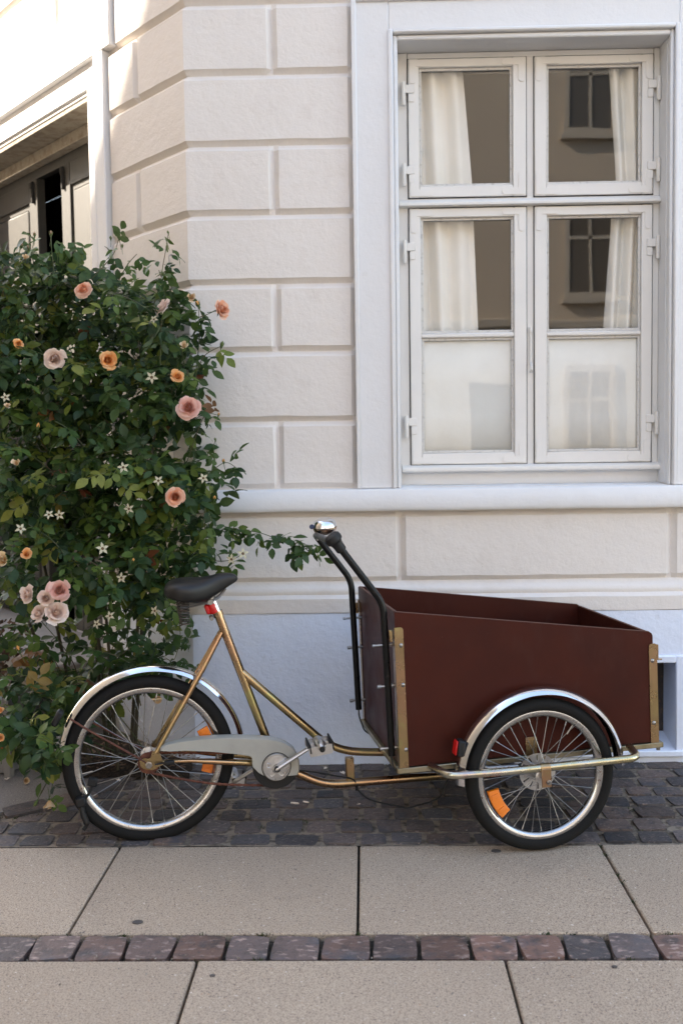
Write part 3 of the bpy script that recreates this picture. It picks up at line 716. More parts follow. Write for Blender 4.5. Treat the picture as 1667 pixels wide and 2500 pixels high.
def wheel(loc, rr, ro, hw, nsp, flange, flat=None, name='wheel', hub_w=.05):
    mb = MB(); mb.lathe([(.006, -hub_w-.02), (.006, -hub_w), (.016, -hub_w), (flange, -hub_w+.004), (flange, -hub_w+.007), (.014, -hub_w+.012), (.013, hub_w-.012), (flange, hub_w-.007), (flange, hub_w-.004), (.016, hub_w), (.006, hub_w), (.006, hub_w+.02)], RX, 24)
    wh = link(name, mb.mesh(name, M_alu), tri, loc)
    link('tyre', tyre_mesh(rr, ro, hw, flat), wh)
    mb = MB(); mb.lathe([(rr+.001, -.0155), (rr-.004, -.0165), (rr-.012, -.0145), (rr-.019, -.009), (rr-.021, 0), (rr-.019, .009), (rr-.012, .0145), (rr-.004, .0165), (rr+.001, .0155), (rr-.008, .012), (rr-.010, 0), (rr-.008, -.012)], RX, 96, closed_prof=True)
    link('rim', mb.mesh('rim', M_rim, 60), wh)
    # four spoke shapes: two flanges, two crossing directions
    step = 2*math.pi/(nsp/4)
    for side in (-1, 1):
        for cr in (-1, 1):
            a0 = (0 if cr > 0 else step*.5)+(step*.25 if side > 0 else 0)
            a1 = a0+cr*R(52)
            p0 = Vector((flange*.86*math.cos(a1), side*(hub_w-.006), flange*.86*math.sin(a1))); p1 = Vector(((rr-.021)*math.cos(a0), side*.002, (rr-.021)*math.sin(a0)))
            d = (p1-p0).normalized(); mb = MB(); mb.tube([p0, p1-d*.013], .00115, 6); mb.tube([p1-d*.013, p1+d*.001], .0021, 6)
            sme = mb.mesh('spoke', M_spoke, 60)
            for i in range(nsp//4): link('spoke', sme, wh, None, (0, step*i, 0))
    mb = MB(); av = R(188 if rr > .23 else 52); d = Vector((math.cos(av), 0, math.sin(av))); mb.tube([d*(rr-.02), d*(rr-.045)], .003, 8); mb.tube([d*(rr-.045), d*(rr-.055)], .0035, 8); link('valve', mb.mesh('valve', M_bolt), wh)
    return wh
def wheel_reflector(wh, ang, r0, r1, span, yo, curved=True):
    mb = MB(); n = 8; a0, a1 = ang-span/2, ang+span/2; V = []; F = []
    for i in range(n+1):
        a = a0+(a1-a0)*i/n
        for r_, y in ((r0, yo), (r0, yo-.009), (r0+.003, yo-.012), (r1-.003, yo-.012), (r1, yo-.009), (r1, yo)): V.append((r_*math.cos(a), y, r_*math.sin(a)))
    for i in range(n):
        for j in range(6): F.append((i*6+j, (i+1)*6+j, (i+1)*6+(j+1) % 6, i*6+(j+1) % 6))
    F += [tuple(range(6)), tuple(n*6+5-j for j in range(6))]; mb.add(V, F)
    for q in (.22, .78):
        a = a0+(a1-a0)*q; rm = (r0+r1)/2; M = Matrix.Translation((rm*math.cos(a), yo-.0115, rm*math.sin(a))) @ Matrix.Rotation(-a, 4, 'Y'); mb.box(-.011, .011, -.003, .002, -.007, .007, .001, M)
    o = link('wheel_reflector', mb.mesh('wheel_reflector', M_orange), wh); o['label'] = 'orange plastic reflector between the spokes'; return o
RW = (0, 0, .2767)
rear = wheel(RW, .2464, .2885, .0225, 36, .030, flat=-.2767+.0015, hub_w=.045)
wheel_reflector(rear, math.atan2(.3513-.2767, .1909), .185, .224, .16, -.006)
wheel_reflector(rear, math.atan2(-.05, .18), .185, .224, .16, .02)
FWX, FWY, FWZ = 1.2559, .3722, .2143
frn = wheel((FWX, -FWY, FWZ), .2118, .2538, .0235, 36, .026, hub_w=.036)
wheel_reflector(frn, math.atan2(-.072, -.145), .150, .188, .54, -.010)
frf = wheel((FWX, FWY, FWZ), .2118, .2538, .0235, 36, .026, hub_w=.036)
# brake rotor of the near wheel, with holes shown by a slotted ring of two halves
mb = MB(); RXi = Matrix.Rotation(R(90), 4, 'X')
nh = 12
for i in range(nh):
    a0 = 2*math.pi*i/nh; mb.lathe([(.034, .0), (.057, .0), (.057, .0022), (.034, .0022)], Matrix.Translation((0, .022, 0)) @ RXi, 3, a0+.05, a0+2*math.pi/nh-.05, closed_prof=True)
mb.lathe([(.022, .0), (.0338, .0), (.0338, .0022), (.022, .0022)], Matrix.Translation((0, .022, 0)) @ RXi, 36, closed_prof=True)
mb.lathe([(.0572, .0), (.062, .0), (.062, .0022), (.0572, .0022)], Matrix.Translation((0, .022, 0)) @ RXi, 36, closed_prof=True)
link('brake_disc', mb.mesh('brake_disc', M_alu), frn)

# ---- mudguards
def mudguard(c, r_, hw, a0, a1, name='mudguard'):
    prof = []
    k = 10
    for j in range(k+1):
        t = -1+2*j/k; prof.append((r_-.018*(abs(t)**2.4), hw*t))
    inner = [(p[0]-.0016, p[1]*.97) for p in reversed(prof)]
    mb = MB(); M = Matrix.Translation(c) @ Matrix.Rotation(R(90), 4, 'X')
    mb.lathe(prof+inner, M, 64, a0, a1, closed_prof=True)
    return T3(mb, name, M_chrome, tri, 60)
mg = mudguard((.014, 0, .2767+.010), .314, .030, R(9), R(171)); 
mgn = mudguard((FWX+.004, -FWY, FWZ), .288, .034, R(2), R(181))
mudguard((FWX+.004, FWY, FWZ), .288, .034, R(2), R(181))
mb = MB(); a = R(150); p = Vector((RW[0]+.330*math.cos(a), 0, RW[2]+.330*math.sin(a))); M = Matrix.Translation(p) @ Matrix.Rotation(-a, 4, 'Y'); mb.box(-.004, .018, -.022, .022, -.028, .028, .006, M); T3(mb, 'rear_reflector', M_blackp, mg)
mb = MB(); a = R(157); p = Vector((FWX+.004+.292*math.cos(a), -FWY-.004, FWZ+.292*math.sin(a))); M = Matrix.Translation(p) @ Matrix.Rotation(R(10), 4, 'Y'); mb.box(-.014, .010, -.022, .022, -.026, .026, .005, M); T3(mb, 'reflector_housing', M_blackp, mgn)
mb = MB(); mb.box(-.021, -.0145, -.018, .018, -.024, .024, .003, M); o = T3(mb, 'tail_reflector', M_red, mgn); o['label'] = 'small red reflector on the front mudguard'
mb = MB(); mb.tube([(FWX+.288, -FWY, FWZ+.02), (FWX+.288, -FWY+.02, FWZ+.0)], .004, 8); T3(mb, 'mudguard_bracket', M_bolt, mgn)
# rusty rear stays
for s in (-1, 1):
    mb = MB(); P = [(-.2475, s*.040, .4475), (-.19, s*.055, .408), (-.0133, s*.062, .2863), (.0, s*.062, .272)]
    mb.tube(P, .0085, 8, flat=.35); T3(mb, 'mudguard_stay', M_rust)
mb = MB(); mb.tube(curve_pts([(-.1926, -.03, .2086), (-.2105, -.034, .177), (-.2298, -.034, .165), (-.2271, -.036, .1229), (-.2166, -.036, .085), (-.2281, -.036, .066)], 5), [.005]*10+[.010]*6+[.011]*5+[.007]*5, 8)
M = Matrix.Translation((-.2298, -.034, .163)) @ Matrix.Rotation(R(-12), 4, 'Y'); mb.box(-.017, .017, -.016, .016, -.016, .016, .005, M)
M = Matrix.Translation((-.190, -.02, .222)) @ Matrix.Rotation(R(15), 4, 'Y'); mb.box(-.015, .015, -.014, .014, -.014, .014, .004, M)
T3(mb, 'wheel_clamp', M_blackp)

# ---- frame
mb = MB(); mb.tube([(.2584, 0, .762), (.4331, 0, .2135)], .0148, 16); T3(mb, 'seat_tube', M_gold)
tt = bend_path([(.329, 0, .548), (.6241+.012, 0, .2427), (.8194, 0, .2154), (1.05, 0, .215)], .09, 10)
mb = MB(); mb.tube(tt, .0140, 16); T3(mb, 'top_tube', M_gold)
mb = MB(); mb.tube(bend_path([(.4331, 0, .2135), (.600, 0, .122), (1.30, 0, .1065)], .06, 8), .0150, 16); T3(mb, 'lower_tube', M_gold)
mb = MB(); M = Matrix.Translation((.6915, 0, .170)); mb.box(-.0145, .0145, -.013, .013, -.043, .043, .003, M); T3(mb, 'frame_strut', M_gold)
mb = MB(); mb.tube([(.4331, -.036, .2135), (.4331, .036, .2135)], .021, 20); T3(mb, 'bottom_bracket', M_gold)
mb = MB(); mb.tube([(.7115, 0, .1125), (.7160, 0, .1125)], .0166, 14); mb.box(.708, .720, -.003, .003, .090, .098); T3(mb, 'cable_tie', M_blackp)
for s in (-1, 1):
    mb = MB(); mb.tube([(.02, s*.058, .2800), (.14, s*.055, .272), (.20, s*.050, .262), (.34, s*.040, .2395), (.42, s*.03, .225)], [.0065, .0072, .0105, .0115, .0115], 12); T3(mb, 'chain_stay', M_gold)
    mb = MB(); mb.tube([(.268, s*.018, .694), (.20, s*.038, .583), (.0258, s*.062, .3119)], [.0082, .0088, .0078], 12); T3(mb, 'seat_stay', M_gold)
    mb = MB(); mb.prism([(-.018, .262), (.012, .255), (.048, .272), (.046, .286), (.034, .318), (.014, .318), (.006, .296), (-.016, .298), (-.030, .29), (-.028, .272)], s*.060, s*.0655, 1); T3(mb, 'dropout', M_gold)
    mb = MB(); mb.tube([(.0, s*.045, .2767), (.0, s*.068, .2767), (.0, s*.0685, .2767), (.0, s*.078, .2767), (.0, s*.079, .2767), (.0, s*.088, .2767)], [.005, .005, .012, .012, .009, .008], 6); T3(mb, 'axle_nut', M_bolt)
mb = MB(); mb.box(.05, .085, -.082, -.066, .272, .286, .004); mb.tube([(.05, -.074, .279), (.02, -.078, .2775)], .003, 8); T3(mb, 'gear_cable_end', M_blackp)
mb = MB(); mb.tube([(.2365, -.02, .7445), (.2365, .02, .7445)], .0075, 10); mb.tube([(.2365, -.0235, .7445), (.2365, -.0205, .7445)], .006, 6); T3(mb, 'seat_clamp', M_bolt)
mb = MB(); mb.tube([(.2625, 0, .748), (.2570, 0, .765)], .0175, 16); T3(mb, 'seat_collar', M_gold)
# seat post and saddle
mb = MB(); mb.tube([(.262, 0, .75), (.2405, 0, .8145)], .0125, 14); T3(mb, 'seat_post', M_chrome)
sec = [(.0825, .852, .842, .020), (.086, .863, .833, .050), (.1, .879, .822, .080), (.13, .8868, .8145, .100), (.17, .8858, .806, .098), (.205, .8845, .802, .076), (.235, .888, .811, .054), (.262, .8953, .826, .040), (.295, .8967, .847, .030), (.318, .8927, .859, .023), (.328, .886, .865, .016), (.3335, .877, .870, .006)]
V = []; F = []; k = 20
for x, zt, zb, hw in sec:
    for j in range(k):
        a = 2*math.pi*j/k; ca, sa = math.cos(a), math.sin(a); zm = zb+(zt-zb)*.55
        y = hw*math.copysign(abs(ca)**.72, ca); z = zm+(zt-zm)*max(sa, 0)**.8-(zm-zb)*(max(-sa, 0)**.45)
        V.append((x, y, z))
for i in range(len(sec)-1):
    for j in range(k): F.append((i*k+j, (i+1)*k+j, (i+1)*k+(j+1) % k, i*k+(j+1) % k))
F += [tuple(range(k)), tuple((len(sec)-1)*k+j for j in range(k))]
mb = MB(); mb.add(V, F); sad = T3(mb, 'saddle', M_seat, tri, 70)
sb = sad.modifiers.new('round', 'SUBSURF'); sb.levels = 1; sb.render_levels = 2
for s in (-1, 1):
    mb = MB(); mb.tube(curve_pts([(.29, s*.010, .842), (.26, s*.016, .812), (.22, s*.020, .800), (.17, s*.026, .792), (.135, s*.045, .800)], 5), .0035, 8); T3(mb, 'saddle_rail', M_bolt, sad)
    P = []
    for i in range(90):
        t = i/89; a = t*2*math.pi*8.5; rr_ = .021-.006*t; P.append((.142+rr_*math.cos(a)+.004*t, s*.052+rr_*math.sin(a), .812-.078*t))
    mb = MB(); mb.tube(P, .0027, 6); T3(mb, 'saddle_spring', mat('spring_steel_%d' % s, (.10, .085, .075), .45, .8), sad)
mb = MB(); mb.tube([(.235, -.028, .802), (.235, .028, .802)], .009, 10); mb.tube([(.2405, 0, .80), (.2395, 0, .822)], .0145, 12); T3(mb, 'saddle_clamp', M_bolt, sad)
mb = MB(); M = Matrix.Translation((.2445, 0, .778)) @ Matrix.Rotation(R(-18.5), 4, 'Y')
mb.lathe([(.0128, -.016), (.0165, -.017), (.0175, -.008), (.0170, .010), (.0155, .016), (.0128, .014)], M, 20, R(60), R(300), closed_prof=True); M2 = Matrix.Translation((.2275, -.001, .776)) @ Matrix.Rotation(R(-18.5), 4, 'Y'); mb.box(-.011, .006, -.013, .013, -.017, .017, .005, M2)
mb.lathe([(.0128, -.016), (.0160, -.016), (.0160, -.009), (.0128, -.009)], M, 8, R(-90), R(60), closed_prof=True); mb.lathe([(.0128, .008), (.0160, .008), (.0160, .014), (.0128, .014)], M, 8, R(-80), R(60), closed_prof=True)
o = T3(mb, 'tail_light', M_red); o['label'] = 'red silicone light strapped round the seat post'

# ---- drive
gpts = [(.0384, .3237), (.0532, .3391), (.1191, .3486), (.2132, .3493), (.3078, .3426), (.3934, .3305), (.4409, .3176), (.4739, .2983), (.4924, .2793), (.5031, .2486), (.505, .2188), (.4979, .1924), (.4589, .1915), (.42, .186), (.3796, .202), (.3634, .2135), (.3453, .235), (.3467, .2642), (.3376, .2724), (.2858, .2873), (.2107, .303), (.1173, .3169), (.0706, .3181)]
cl = curve_pts([(a, 0, b) for a, b in gpts[:12]], 4); pl2 = [(p.x, p.z) for p in cl]+gpts[12:]
cxg = sum(p[0] for p in pl2)/len(pl2); czg = sum(p[1] for p in pl2)/len(pl2)
mb = MB()
def inset(p, k):
    d = Vector((cxg-p[0], czg-p[1])); d = d.normalized()*k if d.length > .001 else d; return (p[0]+d.x, p[1]+d.y)
n = len(pl2); r0 = [(p[0], -.040, p[1]) for p in pl2]; r1 = [(p[0], -.076, p[1]) for p in pl2]; r2 = [(inset(p, .005)[0], -.082, inset(p, .005)[1]) for p in pl2]
mb.add(r0+r1+r2, [(i, (i+1) % n, n+(i+1) % n, n+i) for i in range(n)]+[(n+i, n+(i+1) % n, 2*n+(i+1) % n, 2*n+i) for i in range(n)]+[tuple(range(2*n, 3*n))])
T3(mb, 'chain_guard', M_guard, tri, 50)
CC = (.4251, .2300)
mb = MB(); M = Matrix.Translation((CC[0], -.072, CC[1])) @ RX; mb.lathe([(.02, -.012), (.080, -.012), (.0805, -.004), (.078, 0), (.02, .001)], M, 48, caps=True); T3(mb, 'chain_ring_cover', M_blackp)
mb = MB(); M = Matrix.Translation((CC[0], -.083, CC[1])) @ RX; mb.lathe([(.0505, -.004), (.0505, .0), (.0485, .0012), (.0485, -.004)], M, 48, closed_prof=True); T3(mb, 'guard_slot', M_dark)
mb = MB(); M = Matrix.Translation((CC[0], -.083, CC[1])) @ RX; mb.lathe([(.0475, -.004), (.0475, .002), (.0455, .0045), (.042, .0045), (.0405, .003), (.012, .0045), (.012, -.004)], M, 48, caps=True)
cd = T3(mb, 'crank_disc', M_alu)
for i in range(5):
    a = 2*math.pi*i/5+.3; mb = MB(); M = Matrix.Translation((CC[0]+.026*math.cos(a), -.0862, CC[1]+.026*math.sin(a))) @ RX @ Matrix.Rotation(a, 4, 'Z'); mb.lathe([(.011, -.002), (.011, .0012), (.010, .0018), (.0085, .0012), (.0085, -.002)], M @ Matrix.Diagonal((1, .75, 1, 1)), 20, closed_prof=True); T3(mb, 'disc_petal', M_alu, cd)
def crank(sgn, p0, p1, yo):
    mb = MB(); a = Vector((p0[0], yo, p0[1])); b = Vector((p1[0], yo+sgn*.012, p1[1])); d = (b-a).normalized()
    mb.tube([a-d*.018, a-d*.012, a, a+d*.03, b-d*.02, b, b+d*.010], [.006, .014, .017, .0125, .0105, .0125, .006], 14, flat=.62); return T3(mb, 'crank_arm', M_alu)
PR = (.5640, .3080)
ca = crank(-1, CC, PR, -.098)
mb = MB(); mb.tube([(CC[0], -.100, CC[1]), (CC[0], -.1125, CC[1])], .0105, 16); T3(mb, 'crank_bolt_cap', M_blackp, ca)
crank(1, (.4331, .2135), (.292, .135), .085)
def pedal(c, name='pedal', tilt=-6):
    M = Matrix.Translation(c) @ Matrix.Rotation(R(tilt), 4, 'Y'); mb = MB()
    mb.tube([M @ Vector((0, .052, 0)), M @ Vector((0, .045, .004)), M @ Vector((0, -.040, .006)), M @ Vector((0, -.050, 0))], [.012, .016, .018, .014], 14); mb.box(-.036, .034, -.046, .046, -.012, -.002, .002, M)
    p = mb.build(name, M_alu, tri)
    for yy in (-.050, .046):
        b2 = MB(); b2.prism([(-.041, -.020), (.030, -.020), (.038, -.012), (.041, .000), (.041, .010), (.030, .012), (-.030, .012), (-.044, .010), (-.045, -.008)], yy, yy+.004, 1); b2.v = [tuple(M @ Vector(q)) for q in b2.v]; b2.build('pedal_plate', M_alu, p)
    for xx in (-.041, .035):
        b2 = MB(); b2.box(xx, xx+.006, -.0515, .050, -.010, .020, .002, M); b2.build('pedal_tread', M_blackp, p)
    b2 = MB(); b2.tube([M @ Vector((0, -.0505, 0)), M @ Vector((0, -.056, 0))], .0095, 14); b2.build('pedal_cap', M_blackp, p)
    return p
pedal((.568, -.150, .3125)); pedal((.292, .155, .135), tilt=10)
def chain(P, name='chain'):
    pts = []; seg = .0127
    Pv = curve_pts(P, 30); acc = 0; prev = Pv[0]; pts = [prev]
    for p in Pv[1:]:
        acc += (p-prev).length; prev = p
        if acc >= seg/2: pts.append(p); acc = 0
    mb = MB(); mb.tube(pts, [.0052 if i % 2 else .0034 for i in range(len(pts))], 6); return T3(mb, name, M_rust, tri, 0)
chain([(.005, -.05, .242), (.10, -.05, .212), (.22, -.05, .1817), (.3781, -.05, .1603), (.42, -.05, .158)])
chain([(.005, -.05, .312), (.1, -.05, .302), (.2446, -.05, .2868), (.36, -.05, .284)])
mb = MB(); M = Matrix.Translation((0, -.05, .2767)) @ RX; mb.lathe([(.012, -.002)]+[(.037 if i % 2 else .037, -.002+.004*i) for i in range(2)]+[(.012, .002)], M, 20, closed_prof=True); T3(mb, 'sprocket', M_rust)
mb = MB(); mb.tube([(.02, .0, .48), (.055, 0, .478)], .004, 8); mb.lathe([(.004, -.01), (.014, -.01), (.014, -.006), (.004, -.006)], Matrix.Translation((.04, .0, .475)) @ RX, 14, closed_prof=True); T3(mb, 'mudguard_bolt', M_gold)

# ---- box
BXR, BXF, BW, ZB, ZRT, ZFT, TH = .8072, 1.6932, .3082, .2615, .7719, .6378, .012
box = MB(); box.box(BXR+TH, BXF-TH, -BW+TH, BW-TH, ZB+.004, ZB+.016); boxp = T3(box, 'cargo_box', M_ply)
def side(y0, y1):
    mb = MB(); r_ = .012
    P = [(BXR, ZB), (BXF, ZB), (BXF, ZFT-r_), (BXF-.004, ZFT-.003), (BXF-r_, ZFT+.0015), (BXR+.004, ZRT-.001), (BXR, ZRT-.004)]
    mb.prism(P, y0, y1, 1); o = T3(mb, 'side_panel', M_ply, boxp, 0); return o
side(-BW, -BW+TH); side(BW-TH, BW)
mb = MB(); mb.box(BXR+.0006, BXR+TH, -BW+TH+.0006, BW-TH-.0006, ZB, ZRT-.0012); T3(mb, 'rear_panel', M_ply, boxp, 0)
mb = MB(); mb.box(BXF-TH, BXF-.0006, -BW+TH+.0006, BW-TH-.0006, ZB, ZFT-.004); T3(mb, 'front_panel', M_ply, boxp, 0)
# raw top edges
def edge_strip(p0, p1, wv, name='panel_edge'):
    p0, p1, wv = Vector(p0), Vector(p1), Vector(wv); mb = MB(); h = Vector((0, 0, .0014))
    V = [p0, p1, p1+wv, p0+wv]; mb.add([v for v in V]+[v+h for v in V], [(0, 1, 2, 3), (4, 5, 6, 7), (0, 1, 5, 4), (1, 2, 6, 5), (2, 3, 7, 6), (3, 0, 4, 7)]); T3(mb, name, M_plye, boxp, 0)
for y in (-BW, BW-TH): edge_strip((BXR+.004, y+.001, ZRT-.0008), (BXF-.012, y+.001, ZFT+.0018), (0, TH-.002, 0))
edge_strip((BXR+.0016, -BW+TH+.001, ZRT-.0012), (BXR+.0016, BW-TH-.001, ZRT-.0012), (TH-.003, 0, 0)); edge_strip((BXF-TH+.001, -BW+TH+.001, ZFT-.004), (BXF-TH+.001, BW-TH-.001, ZFT-.004), (TH-.003, 0, 0))
# angle irons
for s in (-1, 1):
    y0 = s*(BW+.0008); y1 = s*(BW+.0035)
    for nm, x0, x1, zt, xe in (('r', BXR-.0035, BXR+.026, .7205, BXR-.0035), ('f', BXF-.016, BXF+.013, .5990, BXF+.0105)):
        mb = MB(); c_ = .008
        mb.prism([(x0, .2585), (x1, .2585), (x1, zt-c_), (x1-c_*.3, zt-c_*.3), (x1-c_, zt), (x0+c_, zt), (x0+c_*.3, zt-c_*.3), (x0, zt-c_)] if nm == 'f' else [(x0, .2585), (x1, .2585), (x1, zt-c_), (x1-c_*.3, zt-c_*.3), (x1-c_, zt), (x0, zt)], y0, y1, 1)
        mb.box(min(xe, xe+.0026), xe+.0026, min(y0, y0-s*.03), max(y0, y0-s*.03), .2585, zt-.01)
        T3(mb, 'corner_iron', M_gold, boxp, 0)
    for x, z in ((.8238, .6621), (.8253, .532), (.8262, .3183), (1.6846+.004, .5408), (1.6872+.002, .3267)):
        mb = MB(); M = Matrix.Translation((x, s*(BW+.0035), z)) @ (RX if s < 0 else Matrix.Rotation(R(-90), 4, 'X')); mb.lathe([(.0002, .0030), (.0035, .0028), (.0065, .0010), (.007, 0)], M, 12); T3(mb, 'screw', M_bolt, boxp)
    # sleeve and hook that hold the lid
    mb = MB(); mb.box(BXR-.018, BXR-.005, s*(BW-.012)-.006, s*(BW-.012)+.006, .672, .712, .003); T3(mb, 'lid_sleeve', M_gold, boxp)
    mb = MB(); mb.tube([(BXF+.022, s*(BW-.018), .538), (BXF+.022, s*(BW-.018), .590)], .0065, 10); mb.tube([(BXF+.016, s*(BW-.018), .540), (BXF+.040, s*(BW-.018), .538)], .003, 8); mb.box(BXF+.0, BXF+.018, s*(BW-.018)-.002, s*(BW-.018)+.002, .55, .585); T3(mb, 'lid_hook', M_gold, boxp)
# base frame of angle iron
for s in (-1, 1):
    mb = MB(); y0, y1 = s*(BW-.02), s*(BW+.006); mb.box(BXR-.012, BXF+.028, min(y0, y1), max(y0, y1), .2400, .2580, .002); T3(mb, 'base_rail', M_zincd, tri)
mb = MB(); mb.box(BXR-.0125, BXR+.012, -BW+.0215, BW-.0215, .2402, .2578, .002); T3(mb, 'base_rail', M_zincd, tri)
mb = MB(); mb.box(BXF+.004, BXF+.0275, -BW+.0215, BW-.0215, .2402, .2578, .002); T3(mb, 'base_rail', M_zincd, tri)
mb = MB(); mb.tube([(BXF+.010, -BW-.002, .240), (BXF+.010, -BW-.002, .232)], .007, 8); T3(mb, 'base_bolt', M_bolt, tri)
# axle plates and axle beam
for s in (-1, 1):
    mb = MB(); mb.box(1.2326, 1.2718, min(s*(BW+.001), s*(BW+.005)), max(s*(BW+.001), s*(BW+.005)), .2585, .3201, .001); T3(mb, 'axle_plate', M_gold, tri)
    mb = MB(); mb.box(.985, 1.005, s*.34-.008, s*.34+.008, .238, .2595, .002); T3(mb, 'frame_foot', M_gold, tri)
mb = MB(); mb.tube([(FWX, -FWY+.04, FWZ), (FWX, FWY-.04, FWZ)], .012, 12); mb.box(FWX-.015, FWX+.015, -.30, .30, FWZ+.002, .2398, .002); T3(mb, 'front_axle', M_gold, tri)
mb = MB(); mb.tube([(1.07, -.33, .246), (1.09, -.345, .240), (1.19, -.345, .236)], .011, 12); mb.tube([(1.055, -.34, .250), (1.075, -.34, .244)], .013, 10); T3(mb, 'brake_caliper', M_bolt, tri)
# guard bars outside the front wheels
for s in (-1, 1):
    P = bend_path([(.905, s*.318, .2590), (.935, s*.432, .2590), (1.10, s*.440, .2572), (1.57, s*.440, .2572), (1.585, s*.34, .2640)], .04, 8)
    mb = MB(); mb.tube(P, .0125, 16); T3(mb, 'wheel_guard_bar', M_zinc, tri)
    mb = MB(); mb.tube([(1.232, s*.440, .2572), (1.264, s*.440, .2572)], .0145, 18); y0, y1 = s*.452, s*.456; mb.box(1.232, 1.264, min(y0, y1), max(y0, y1), .197, .2572, .001); T3(mb, 'axle_clamp', M_gold, tri)
    mb = MB(); mb.tube([(1.2535, s*.41, FWZ), (1.2535, s*.457, FWZ), (1.2535, s*.4575, FWZ), (1.2535, s*.464, FWZ), (1.2535, s*.4645, FWZ), (1.2535, s*.472, FWZ)], [.005, .005, .0085, .0085, .0052, .004], 12); T3(mb, 'axle_bolt', M_bolt, tri)
mb = MB(); mb.tube(curve_pts([(.84, -.30, .2345), (.93, -.31, .232), (1.0, -.32, .222), (1.06, -.33, .220)], 5), .0016, 6); T3(mb, 'brake_wire', M_spoke, tri)
mb = MB(); mb.box(1.0, 1.035, -.335, -.32, .212, .224, .003); mb.box(1.04, 1.058, -.335, -.318, .208, .226, .003); mb.tube([(1.025, -.34, .214), (1.025, -.31, .214)], .006, 8); T3(mb, 'wire_stop', M_bolt, tri)

# ---- steering bar with grip and bell
near_p = bend_path([(.7862, -.275, .2928), (.7790, -.275, .795), (.6400, -.275, .9950)], .038, 10)
mb = MB(); mb.tube(near_p, .0118, 16); T3(mb, 'handlebar_leg', M_black)
far_p = bend_path([(.7806, .262, .3093), (.7735, .262, .803), (.6500, .262, .9765)], .038, 10)
mb = MB(); mb.tube(far_p, .0118, 16); T3(mb, 'handlebar_leg', M_black)
dN = Vector((-.139, 0, .205)).normalized(); g0 = Vector((.650, -.275, .980))
mb = MB(); st = [(-.004, .0155), (0, .0175), (.012, .0175), (.022, .0185), (.030, .0215), (.034, .0275), (.044, .0285), (.054, .0270), (.060, .020), (.062, .006)]
mb.tube([g0+dN*a for a, _ in st], [b for _, b in st], 20); T3(mb, 'grip', M_blackp)
mb = MB(); mb.tube([(.648, .262, .979), (.640, .20, .986), (.620, -.20, 1.005), (.615, -.275, 1.01)], .011, 12); T3(mb, 'cross_bar', M_black)
# bell
bc = Vector((.6799, .245, 1.0145)); M = Matrix.Translation(bc) @ Matrix.Scale(1.16, 4) @ Matrix.Rotation(R(-4), 4, 'Y') @ Matrix.Rotation(R(12), 4, 'X')
mb = MB(); mb.lathe([(.0003, .0262), (.012, .0255), (.024, .0215), (.034, .0145), (.039, .005), (.0395, .001), (.0385, .001), (.036, .006), (.0003, .018)], M, 32); bell = T3(mb, 'bell', M_chrome, tri, 60)
mb = MB(); mb.lathe([(.0385, -.0015), (.0390, -.004), (.0355, -.014), (.027, -.0225), (.016, -.0262), (.0003, -.0265)], M, 32); T3(mb, 'bell_base', mat('rusty_chrome', (.42, .22, .13), .22, 1.0, var=((30, (.6, .5, .42), .45, .62), (70, (.16, .05, .02), .55, .7))), bell, 60)
mb = MB(); mb.tube([bc+Vector((-.036, -.004, .001)), bc+Vector((-.047, -.010, .0))], .004, 8); mb.lathe([(.0002, .003), (.008, .0028), (.0095, 0), (.008, -.0028), (.0002, -.003)], Matrix.Translation(bc+Vector((-.050, -.012, .001))) @ Matrix.Rotation(R(70), 4, 'X') @ Matrix.Rotation(R(-25), 4, 'Y'), 14); o = T3(mb, 'bell_lever', mat('blue_plastic', (.02, .035, .08), .35), bell); o['label'] = 'dark blue thumb lever of the bell'
mb = MB(); mb.tube([(.655, .255, .985), (.660, .252, .970)], .017, 14); mb.box(.640, .668, .235, .265, .972, .990, .004); mb.tube([(.641, .23, .988), (.668, .23, .975)], .005, 8); mb.tube([(.648, .225, .968), (.655, .27, .962)], .004, 8); T3(mb, 'bell_bracket', M_bolt, bell)
# bolts through the legs
for y, zs_, ext_ in ((-.275, (.660, .524, .318), 1), (.262, (.660, .548, .345), 1)):
    for i, z in enumerate(zs_):
        L_ = .034 if i == 0 else .018
        mb = MB(); mb.tube([(.782-.010-L_, y, z), (BXR+.001, y, z)], .0042, 8); mb.tube([(.782-.010-L_-(.001 if i == 0 else .006), y, z), (.782-.010-L_+.006, y, z)], .0052 if i == 0 else .0065, 8); mb.tube([(.7955, y, z), (.8015, y, z)], .0072, 8); T3(mb, 'bar_bolt', M_bolt, tri)
# cables
mb = MB(); mb.tube(curve_pts([(.786, -.275, .294), (.786, -.277, .275), (.790, -.285, .255), (.800, -.29, .236), (.84, -.27, .222)], 6), .0028, 8); T3(mb, 'brake_cable', M_blackp)
mb = MB(); mb.tube(curve_pts([(.7806, .262, .310), (.781, .262, .285), (.788, .25, .255), (.797, .20, .236), (.86, .10, .22)], 6), .0028, 8); T3(mb, 'brake_cable', M_blackp)
mb = MB(); mb.tube(curve_pts([(.4495, -.02, .20), (.55, -.022, .182), (.63, -.018, .158), (.70, -.015, .135), (.7135, -.006, .098), (.7611, 0, .0513), (.86, -.01, .020), (.90, -.02, .016), (1.0073, -.01, .035), (1.035, 0, .075), (1.05, 0, .10)], 6), .0028, 8); T3(mb, 'gear_cable', M_blackp)

